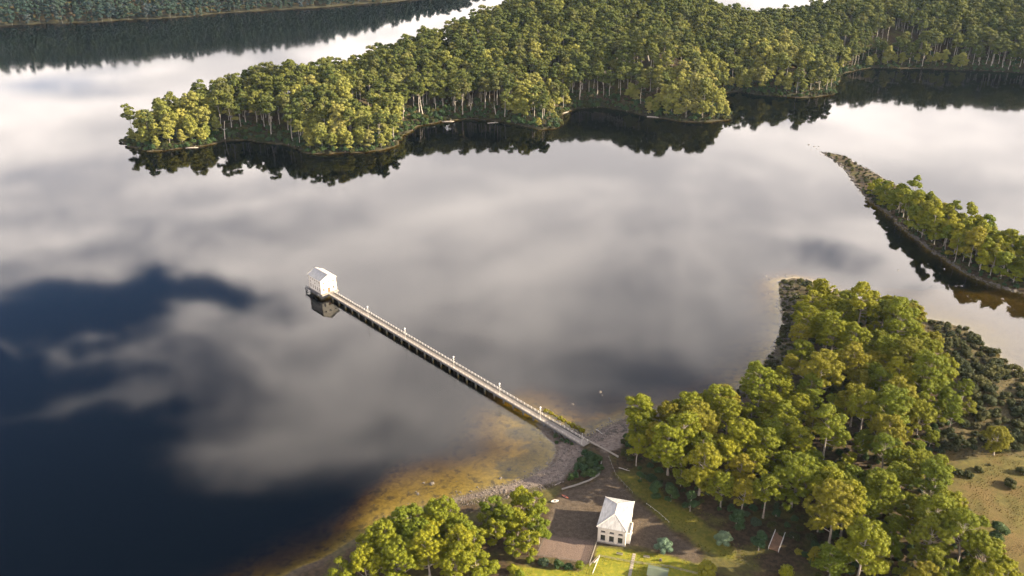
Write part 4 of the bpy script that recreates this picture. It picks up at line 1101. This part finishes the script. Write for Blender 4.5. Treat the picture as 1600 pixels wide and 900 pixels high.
rock(662, 754, 1.4, 'small dark boulder just left of the largest shallow-water boulder')
rock(653, 771, 2.0, 'boulder in the shallows nearest the round trees')
rock(650, 768, 1.0, 'pebble-sized dark rock touching the boulder nearest the round trees')
rock(782, 747, 1.8, 'dark boulder in the shaded shallows below the beach curve')
rock(796, 733, 2.2, 'round dark boulder in the tree shadow off the beach')
rock(746, 761, 1.2, 'small boulder at the water edge above the left trees')
rock(719, 769, 1.3, 'small dark boulder close to the tree shadow tip')
rock(952, 653, 1.8, 'white boulder in the amber water right of the jetty', True)
rock(895, 631, 1.5, 'lone pale boulder in the water above the jetty railing', True)
rock(938, 612, 1.6, 'pale boulder far out in the shallow cove', True)
rock(941, 617, 1.3, 'flat boulder just below the pale cove boulder')
rock(872, 757, 1.5, 'dark rock lying on the pebble beach')
for k, (a, b) in enumerate([(1203, 436), (1197, 431), (1238, 432), (1208, 446), (1228, 430), (1201, 458), (1213, 473), (1207, 551), (1190, 583), (1172, 598), (1210, 535), (1214, 430)]):
    rock(a, b, random.uniform(1.2, 2.2), ['dark rock off the northern corner of the wooded point', 'dark rock in the water along the wooded point'][b > 450], False, ['rocks off the corner of the wooded point', 'rocks along the wooded point'][b > 450])
for k, (a, b) in enumerate([(1276, 233), (1272, 229), (1268, 233), (1264, 226), (1279, 229), (1290, 243), (1283, 241)]):
    rock(a, b, random.uniform(1.5, 3.0), 'dark rock in the water off the tip of the tree-lined spit', False, 'rocks off the spit tip')
for a, b, s_, t in [(1403, 422, 1.6, 'small dark rock alone in the water between spit and point'), (1450, 412, 1.6, 'small dark rock off the spit shore, nearer its trees')]: rock(a, b, s_, t)
# rubble on the shores: too small and many to count
g = np.random.default_rng(77)
def strew(name, label, poly_px, z, dist, smin, smax, forms, seed, cond=None):
    p = scatter(PP(poly_px, z), dist, seed); s_, w_, zz = fields(p[:, 0], p[:, 1])
    k = np.ones(len(p), bool) if cond is None else cond(s_)
    p, zz = p[k], zz[k]
    stuff_instances(name, label, 'stones', forms, np.c_[p, zz + 0.05], g.integers(0, len(forms), len(p)), g.uniform(smin, smax, len(p)) * (0.5 + g.random(len(p)) ** 3), g.uniform(0, 6.28, len(p)))
strew('beach_stones', 'pinkish stones strewn over the beach beside the jetty', [(690, 775), (760, 755), (830, 735), (875, 700), (905, 690), (915, 715), (880, 755), (832, 775), (700, 795)], 0.5, 0.75, 0.4, 0.9, PROCK + ROCK[:2], 31, lambda s_: s_ > -2.5)
strew('bank_stones', 'broken stones on the bank right of the jetty root', [(838, 664), (870, 655), (915, 678), (950, 655), (1000, 645), (1130, 615), (1200, 555), (1218, 440), (1262, 432), (1255, 520), (1215, 590), (1140, 640), (1000, 668), (985, 690), (960, 712), (925, 700), (875, 692)], 0.5, 0.8, 0.5, 1.1, ROCK, 32, lambda s_: (s_ > -2.5) & (s_ < 9))
strew('spit_stones', 'dark boulders heaped along the low spit shore', [(1274, 230), (1320, 240), (1400, 285), (1620, 390), (1640, 475), (1560, 455), (1470, 405), (1380, 340), (1330, 290), (1290, 250)], 0.5, 1.3, 0.9, 2.0, ROCK, 33, lambda s_: (s_ > -1.5) & (s_ < 3))
strew('lakebed_stones', 'scattered stones under the amber shallows', [(430, 890), (560, 790), (760, 690), (840, 660), (870, 700), (840, 740), (700, 785), (560, 850)], 0, 5.5, 0.4, 0.9, ROCK, 34, lambda s_: (s_ < -1) & (s_ > -28))
strew('cove_stones', 'scattered stones under the water of the cove right of the jetty', [(850, 645), (900, 590), (1100, 560), (1210, 470), (1215, 540), (1150, 612), (960, 660), (915, 675)], 0, 6.0, 0.4, 1.0, ROCK, 35, lambda s_: (s_ < -1) & (s_ > -30))
# driftwood
LOG = MB().tube([(-3.2, 0, 0.2), (-1, 0.15, 0.25), (1.2, 0.0, 0.24), (3.2, 0.25, 0.2)], [0.26, 0.24, 0.2, 0.1], 7)
LOG.tube([(0.8, 0.05, 0.25), (1.6, 0.7, 0.7), (2.0, 1.3, 0.9)], [0.1, 0.07, 0.03], 5)
log_me = mesh_np('log', LOG.v, LOG.f, M['dead_wood'], smooth=True)
for a, b, rz, s_, t in [(938, 677, -1.0, 1.0, 'bleached log on the stones right of the jetty'), (872, 758, 0.6, 0.6, 'short driftwood log on the pebble beach'), (975, 738, -0.5, 0.8, 'pale log lying in the dark hollow below the track'),
                        (700, 190, 0.1, 2.0, 'pale driftwood log on the first cove shore of the headland'), (770, 192, 0.3, 1.8, 'pale driftwood log near the middle point of the headland'), (1020, 183, -0.3, 2.0, 'pale driftwood log on the second cove shore'),
                        (300, 231, 0.2, 1.8, 'pale driftwood log on the western lobe beach'), (884, 176, 0.8, 1.6, 'pale driftwood log at the back of the second cove')]:
    x_, y_ = P(a, b, 0.3); o = bpy.data.objects.new('driftwood_log', log_me); o.location = (x_, y_, max(gz(x_, y_), 0)); o.rotation_euler = (0, 0, rz); o.scale = (s_,) * 3
    COL.objects.link(o); tag(o, t, 'log')

# ------------------------------------------------------------------ near trees and shrubs
def tint_word(k): return ['broad', 'slender', 'wide low', 'rounded', 'tallest', 'small'][k]
LEFT = [(598, 888, 2, 1.0), (640, 868, 0, 0.92), (690, 852, 2, 1.0), (722, 868, 3, 1.0), (575, 918, 3, 1.0), (625, 915, 2, 0.95), (672, 905, 0, 0.9), (712, 915, 3, 1.0), (655, 838, 5, 0.9), (745, 905, 5, 0.95), (540, 925, 5, 1.0), (697, 828, 5, 0.8), (655, 885, 2, 0.95), (610, 858, 5, 1.05), (715, 892, 0, 0.8), (672, 868, 3, 1.0), (740, 872, 5, 0.95), (590, 868, 5, 0.9), (630, 840, 5, 0.75)]
for k, (a, b, f, s_) in enumerate(LEFT):
    p = P(a, b, 1.0)
    wh = ['at the water-side end', 'second from the water', 'crowning the middle', 'nearest the gravel court side', 'lowest by the water', 'low in the middle', 'in the bottom row centre', 'in the bottom row right', 'small and foremost on the shore', 'small by the court hedge', 'at the far lower corner', 'small behind the tallest crown', 'filling its centre', 'left of centre by the stones', 'broad below the tallest crown', 'round in the middle row', 'rightmost by the shaded gap', 'leaning over the water edge', 'small on the stony shore'][k]
    plant_tree(GUM[f], p[0], p[1], s_ * 1.02, random.uniform(0, 6.28), 'yellow-green gum tree of the lower left clump, ' + wh, 'gum trees of the lower left clump')
COURT = [(768, 818, 5, 0.95), (792, 838, 3, 0.85), (833, 822, 5, 1.1), (843, 850, 5, 0.9), (815, 808, 3, 0.8), (826, 868, 5, 0.85), (775, 852, 5, 0.85), (802, 870, 5, 0.7), (808, 840, 3, 0.8), (760, 838, 5, 0.8)]
for k, (a, b, f, s_) in enumerate(COURT):
    p = P(a, b, 1.3)
    wh = ['nearest the beach bend', 'dark and broad in its centre', 'tall at its upper right', 'on the court edge', 'at its upper left', 'low beside the court', 'against the left clump', 'lowest of the group', 'dark between the taller ones', 'on its water side'][k]
    plant_tree(GUM[f], p[0], p[1], s_, random.uniform(0, 6.28), 'round gum tree of the group by the gravel court, ' + wh, 'round gum trees by the gravel court')
for k, (a, b, fm, s_, t) in enumerate([(770, 893, GUMB[1], 1.1, 'leafy shrub below the round tree group, leftmost'), (800, 895, GUMB[0], 1.0, 'leafy shrub below the round tree group, second from left'), (828, 880, GUMB[0], 0.8, 'small round shrub at the court corner'),
                                       (849, 884, GREENB[1], 1.0, 'dark hedge shrub along the gravel court, leftmost'), (872, 888, GREENB[0], 1.05, 'round green shrub along the gravel court, middle'), (905, 890, GUMB[2], 0.95, 'upright yellow-green shrub by the fence corner'), (888, 890, GREENB[1], 0.8, 'dark low shrub between two hedge shrubs of the court'),
                                       (755, 898, GREENB[1], 1.0, 'dark shrub under the lower left gum clump'), (812, 902, GUMB[0], 0.9, 'leafy shrub at the bottom edge below the court')]):
    p = P(a, b, 1.3); plant_shrub(fm, p[0], p[1], s_, t, 'shrubs round the gravel court')
p = P(1037, 861, 1.5); plant_shrub(BLUEB[0], p[0], p[1], 1.0, 'big blue-green bush beside the path by the shore house', None, 'bush', 'bush')
p = P(1103, 902, 1.5); plant_shrub(BALLB[0], p[0], p[1], 1.0, 'golden yellow round bush at the bottom edge right of the lawn', None, 'bush', 'bush')
p = P(1130, 852, 1.5); plant_shrub(BLUEB[0], p[0], p[1], 1.0, 'blue-green bush in the tree shade below the forest', None, 'bush', 'bush')
p = P(1226, 905, 1.5); plant_shrub(GUMB[2], p[0], p[1], 1.5, 'bright green pointed bush at the bottom edge by the footbridge', None, 'bush', 'bush')
p = P(1247, 866, 1.8); plant_shrub(YELB[1], p[0], p[1], 1.0, 'pale flowering bush just right of the footbridge', None, 'bush', 'bush')
for a, b, f, s_, t in [(1022, 778, 0, 0.75, 'dark rounded tree at the foot of the forest, nearest the track'), (1048, 784, 1, 0.9, 'dark pointed tree next to the rounded one by the track'), (1078, 800, 2, 0.8, 'dark tree in the forest shade above the path'), (1150, 828, 0, 0.8, 'dark tree behind the shaded blue-green bush'), (1185, 862, 1, 0.9, 'dark tree left of the footbridge'), (1000, 752, 1, 0.6, 'small dark tree above the hollow by the track')]:
    p = P(a, b, 1.8); plant_tree(DARKGUM[f], p[0], p[1], s_, random.uniform(0, 6.28), t, None, 'bank_tree')
JSH = scatter(PP([(888, 752), (900, 735), (912, 712), (935, 716), (938, 738), (915, 748)], 1.4), 2.6, 41)
for p in JSH: plant_shrub(random.choice(GREENB), p[0], p[1], random.uniform(0.8, 1.25), 'dark green shrub in the thicket at the jetty root', 'shrubs of the thicket at the jetty root', 'shrub')
for k in range(9):
    q = P(852 + k * 7.0, 640 + k * 3.9, 1.2)
    plant_shrub(random.choice(YELB), q[0] + 0.5, q[1] + 1.0, random.uniform(0.7, 1.0), 'yellowish shrub along the lake side of the jetty railing', 'yellowish shrubs along the jetty railing')
for a, b in ((868, 682), (878, 688), (886, 692), (893, 696), (870, 690)):
    q = P(a, b, 0.8); plant_shrub(random.choice(GREENB), q[0], q[1], random.uniform(0.45, 0.7), 'small dark shrub on the embankment under the jetty', 'small shrubs on the jetty embankment')

# the wooded point
wood = PP([(968, 700), (982, 674), (1020, 664), (1070, 660), (1130, 652), (1180, 628), (1214, 596), (1236, 556), (1246, 516), (1250, 480), (1280, 468), (1340, 480), (1400, 498), (1440, 522), (1482, 582), (1520, 640), (1500, 668),
           (1460, 690), (1440, 730), (1470, 790), (1512, 850), (1548, 905), (1570, 960), (1300, 975), (1285, 920), (1240, 850), (1200, 830), (1130, 800), (1060, 780), (1010, 745)], 2.0)
wp = scatter(wood, 8.4, 53)
wx, wy, wf = proj(wp[:, 0], wp[:, 1], 2.0)
o_ = np.argsort(-wf)
gw = np.random.default_rng(9)
cnt = 0
for i in o_:
    a, b = wx[i], wy[i]
    if abs(a - 1213) < 40 and abs(b - 850) < 28: continue
    small = min(1.0, 0.66 + float(sdf(wood, wp[i:i + 1, 0], wp[i:i + 1, 1])[0]) / 22.0)
    if a < 1110 and b > 655: small = 1.0
    if gw.random() < 0.08: continue
    f = int(gw.choice(6, p=(0.2, 0.2, 0.18, 0.17, 0.13, 0.12)))
    if b < 520: f = int(gw.choice((2, 3, 5)))
    lab = ('taller ' if f in (1, 4) else 'spreading ' if f in (0, 2) else 'smaller ') + 'yellow-green gum tree '
    if b < 545: wh = 'near the outer tip of the wooded point'
    elif b < 640 and a < 1290: wh = 'on the cove side of the wooded point'
    elif b < 700 and a >= 1400: wh = 'on the heath side of the wooded point'
    elif a < 1080: wh = 'at the jetty end of the forest on the near shore'
    elif a < 1240: wh = 'above the shaded bank right of the shore house'
    elif b > 780 and a > 1400: wh = 'by the dry field at the lower right'
    elif b > 780: wh = 'in the lower forest behind the footbridge'
    else: wh = 'in the heart of the forest on the near shore'
    plant_tree(GUM[f], wp[i, 0], wp[i, 1], float(small * gw.choice((0.62, 0.8, 0.95, 1.05, 1.2)) * gw.uniform(0.92, 1.08)), float(gw.uniform(0, 6.28)), lab + wh, (lab + wh).replace('gum tree', 'gum trees'))
# undergrowth below the wooded point
up = scatter(wood, 4.2, 57); us_, _, uz = fields(up[:, 0], up[:, 1])
stuff_instances('forest_undergrowth', 'dark undergrowth below the trees of the near forest', 'undergrowth', GREENB + HEATH, np.c_[up, uz - 0.1], g.integers(0, 7, len(up)), g.uniform(0.5, 1.1, len(up)), g.uniform(0, 6.28, len(up)))
# scrub at the tip and the cove bank of the point
tp_ = scatter(PP([(1218, 440), (1262, 438), (1275, 462), (1250, 480), (1243, 520), (1228, 560), (1196, 592), (1160, 622), (1110, 640), (1110, 634), (1180, 590), (1214, 540), (1224, 500)], 1.0), 3.3, 59)
for p in tp_: plant_shrub(random.choice(HEATH), p[0], p[1], random.uniform(0.55, 0.95), 'brown heath shrub on the shore bank of the wooded point', 'heath shrubs on the shore bank of the wooded point', 'heath_shrub')
# heath shrubs
ht = scatter(PP([(1450, 500), (1505, 509), (1552, 546), (1588, 577), (1630, 600), (1630, 712), (1560, 706), (1500, 708), (1470, 715), (1455, 700), (1512, 664), (1530, 640), (1498, 585)], 1.2), 4.2, 61)
for p in ht:
    k = random.choice((0.8, 1.1, 1.4, 1.7, 2.0)) * random.uniform(0.9, 1.1)
    hx_, hy_, _ = proj(p[0], p[1], 1.0)
    wh = 'on the lagoon shore of the heath' if hy_ < 545 + (hx_ - 1500) * 0.55 else 'along the forest side of the heath' if hx_ < 1525 and hy_ < 660 else 'above the dry field on the heath' if hy_ > 655 else 'in the middle of the heath by the right edge'
    lab = ('small' if k < 1.0 else 'medium-sized' if k < 1.6 else 'large') + ' dark olive dome shrub ' + wh
    plant_shrub(random.choice(HEATH), p[0], p[1], k, lab, lab.replace('shrub', 'shrubs'), 'heath_shrub')
for a, b, s_, t in [(1528, 738, 1.1, 'dark round shrub at the top of the dry field, left'), (1495, 742, 1.0, 'shrub against the forest edge at the top of the field'), (1512, 745, 0.9, 'small shrub between forest edge and field'), (1545, 728, 0.6, 'tiny shrub with a long shadow on the dry field'),
                    (1580, 760, 1.6, 'flat dark shrub on the right side of the dry field'), (1598, 742, 1.4, 'dark shrub at the right edge above the field'), (1505, 805, 1.5, 'shrub on the field edge below the forest corner'), (1520, 822, 1.5, 'second shrub on the field edge below the forest corner')]:
    p = P(a, b, 2.0); plant_shrub(random.choice(HEATH), p[0], p[1], s_, t, 'shrubs round the dry field', 'heath_shrub')
for a, b, f, s_, t in [(1556, 850, 0, 0.85, 'dark round tree standing in the dry field'), (1548, 885, 1, 0.9, 'dark tree below the round one on the field edge'), (1580, 700, 0, 0.0, '')]:
    if s_: p = P(a, b, 2.0); plant_tree(DARKGUM[f], p[0], p[1], s_, 1.0, t, None, 'field_tree')
p = P(1552, 712, 2.0); plant_tree(GUM[2], p[0], p[1], 0.75, 2.0, 'open spreading gum tree at the top of the dry field', None, 'gum_tree')
p = P(1465, 663, 2.0); plant_tree(GUM[5], p[0], p[1], 0.7, 2.0, 'small slim gum tree alone on the heath edge', None, 'gum_tree')

# trees of the spit
spl = PP([(1352, 302), (1372, 300), (1420, 328), (1480, 362), (1560, 400), (1660, 440), (1660, 462), (1560, 440), (1500, 414), (1450, 380), (1400, 340)], 0.8)
st_ = scatter(spl, 5.4, 67)
sx_, sy_, _ = proj(st_[:, 0], st_[:, 1], 0.0)
for (x_, y_), a in zip(st_, sx_):
    if a > 1640: continue
    f = random.choice((0, 1, 2, 3)) if a > 1380 else 3
    wh = 'near the outer end of the spit' if a < 1420 else 'midway along the spit' if a < 1520 else 'at the landward end of the spit'
    kd = ['slender tall', 'spreading', 'slender tall', 'bushy'][f]
    plant_tree(SPIT[f], x_, y_, random.uniform(0.75, 1.2) * (0.85 if a < 1400 else 1.25), random.uniform(0, 6.28), kd + ' gum tree ' + wh, kd + ' gum trees ' + wh, 'spit_tree')
up = scatter(PP([(1345, 296), (1400, 300), (1480, 350), (1560, 385), (1640, 420), (1640, 466), (1560, 448), (1500, 424), (1440, 380), (1390, 338)], 0.6), 3.4, 73); us_, _, uz = fields(up[:, 0], up[:, 1]); k = us_ > 2.0
stuff_instances('spit_undergrowth', 'low green scrub under the trees of the spit', 'undergrowth', GREENB + HEATH, np.c_[up, uz - 0.1][k], g.integers(0, 7, int(k.sum())), g.uniform(0.5, 1.0, int(k.sum())), g.uniform(0, 6.28, int(k.sum())))
ssx = scatter(PP([(1290, 240), (1318, 244), (1350, 262), (1385, 282), (1410, 298), (1400, 330), (1372, 322), (1345, 296), (1325, 268), (1305, 250)], 0.5), 5.0, 71)
for p in ssx: plant_shrub(random.choice(HEATH), p[0], p[1], random.uniform(0.6, 1.0), 'grey-brown heath shrub on the bare outer end of the spit', 'heath shrubs on the outer spit', 'heath_shrub')

# ------------------------------------------------------------------ grass tussocks: field, heath, lawn edges
def tuft(seed, h, mt):
    g_ = np.random.default_rng(seed); v = []; f = []
    for k in range(16):
        th = g_.uniform(0, 6.28); r_ = g_.uniform(0, 0.3); b_ = np.array((math.cos(th) * r_, math.sin(th) * r_, -0.05)); th2 = g_.uniform(0, 6.28)
        sd = np.array((-math.sin(th2), math.cos(th2), 0)) * 0.06; up = np.array((math.cos(th) * 0.25, math.sin(th) * 0.25, 1.0)) * h * g_.uniform(0.6, 1.1)
        i = len(v); v += [b_ - sd, b_ + sd, b_ + up + sd * 0.2, b_ + up - sd * 0.2]; f.append((i, i + 1, i + 2, i + 3))
    return mesh_np('tuft', np.array(v), np.array(f), mt, attrs={'var': ('FACE', 'FLOAT', g_.random(len(f)))})
M['dry_grass'] = leaf_mat('dry_grass', (0.055, 0.040, 0.013), (0.125, 0.088, 0.030), 0.2, 0.1)
M['green_grass'] = leaf_mat('green_grass', (0.050, 0.055, 0.010), (0.120, 0.108, 0.014), 0.2, 0.1)
DRY = [tuft(700 + k, (0.5, 0.35, 0.7)[k], M['dry_grass']) for k in range(3)]; GRN = [tuft(710 + k, (0.25, 0.18, 0.35)[k], M['green_grass']) for k in range(3)]
def tussocks(name, label, poly_px, dist, forms, seed, lo, hi):
    p = scatter(PP(poly_px, 1.6), dist, seed); s_, _, zz = fields(p[:, 0], p[:, 1])
    k = (s_ > 1) & (vnoise(p[:, 0] / 6, p[:, 1] / 6, seed) > 0.38); p, zz = p[k], zz[k]
    stuff_instances(name, label, 'grass', forms, np.c_[p, zz], g.integers(0, 3, len(p)), g.uniform(lo, hi, len(p)), g.uniform(0, 6.28, len(p)))
tussocks('field_grass', 'dry ochre tussock grass on the open field', [(1480, 690), (1500, 722), (1560, 712), (1640, 720), (1640, 905), (1590, 905), (1560, 880), (1500, 800), (1465, 750)], 0.95, DRY, 81, 0.3, 0.95)
tussocks('heath_grass', 'brown tussock grass between the heath shrubs', [(1440, 500), (1500, 508), (1625, 600), (1640, 720), (1560, 715), (1480, 720), (1500, 650), (1490, 590)], 1.5, DRY, 82, 0.6, 1.3)
tussocks('verge_grass', 'rough green grass on the verge between track and forest', [(958, 738), (990, 770), (1046, 822), (1100, 862), (1180, 890), (1200, 850), (1060, 780), (1000, 745)], 1.0, GRN, 83, 0.7, 1.8)
tussocks('lawn_grass', 'uneven grass tufts on the lawn below the shore house', [(930, 854), (985, 862), (1040, 869), (1098, 887), (1120, 905), (800, 905), (805, 888), (850, 892), (905, 895), (928, 876)], 0.8, GRN, 84, 0.4, 1.1)

# ------------------------------------------------------------------ air
m, n = mat('haze')
pvn = n('ShaderNodeVolumePrincipled', Color=(0.50, 0.72, 1.0), Density=0.000009, Anisotropy=0.1)
o = n.t.nodes.new('ShaderNodeOutputMaterial'); n.put(o.inputs['Volume'], pvn)
hb = MB().box(-14600, 14600, -600, 16600, -42, 262).build('haze', m)
tag(hb, 'thin pale blue air over the whole lake', None, None, 'stuff')
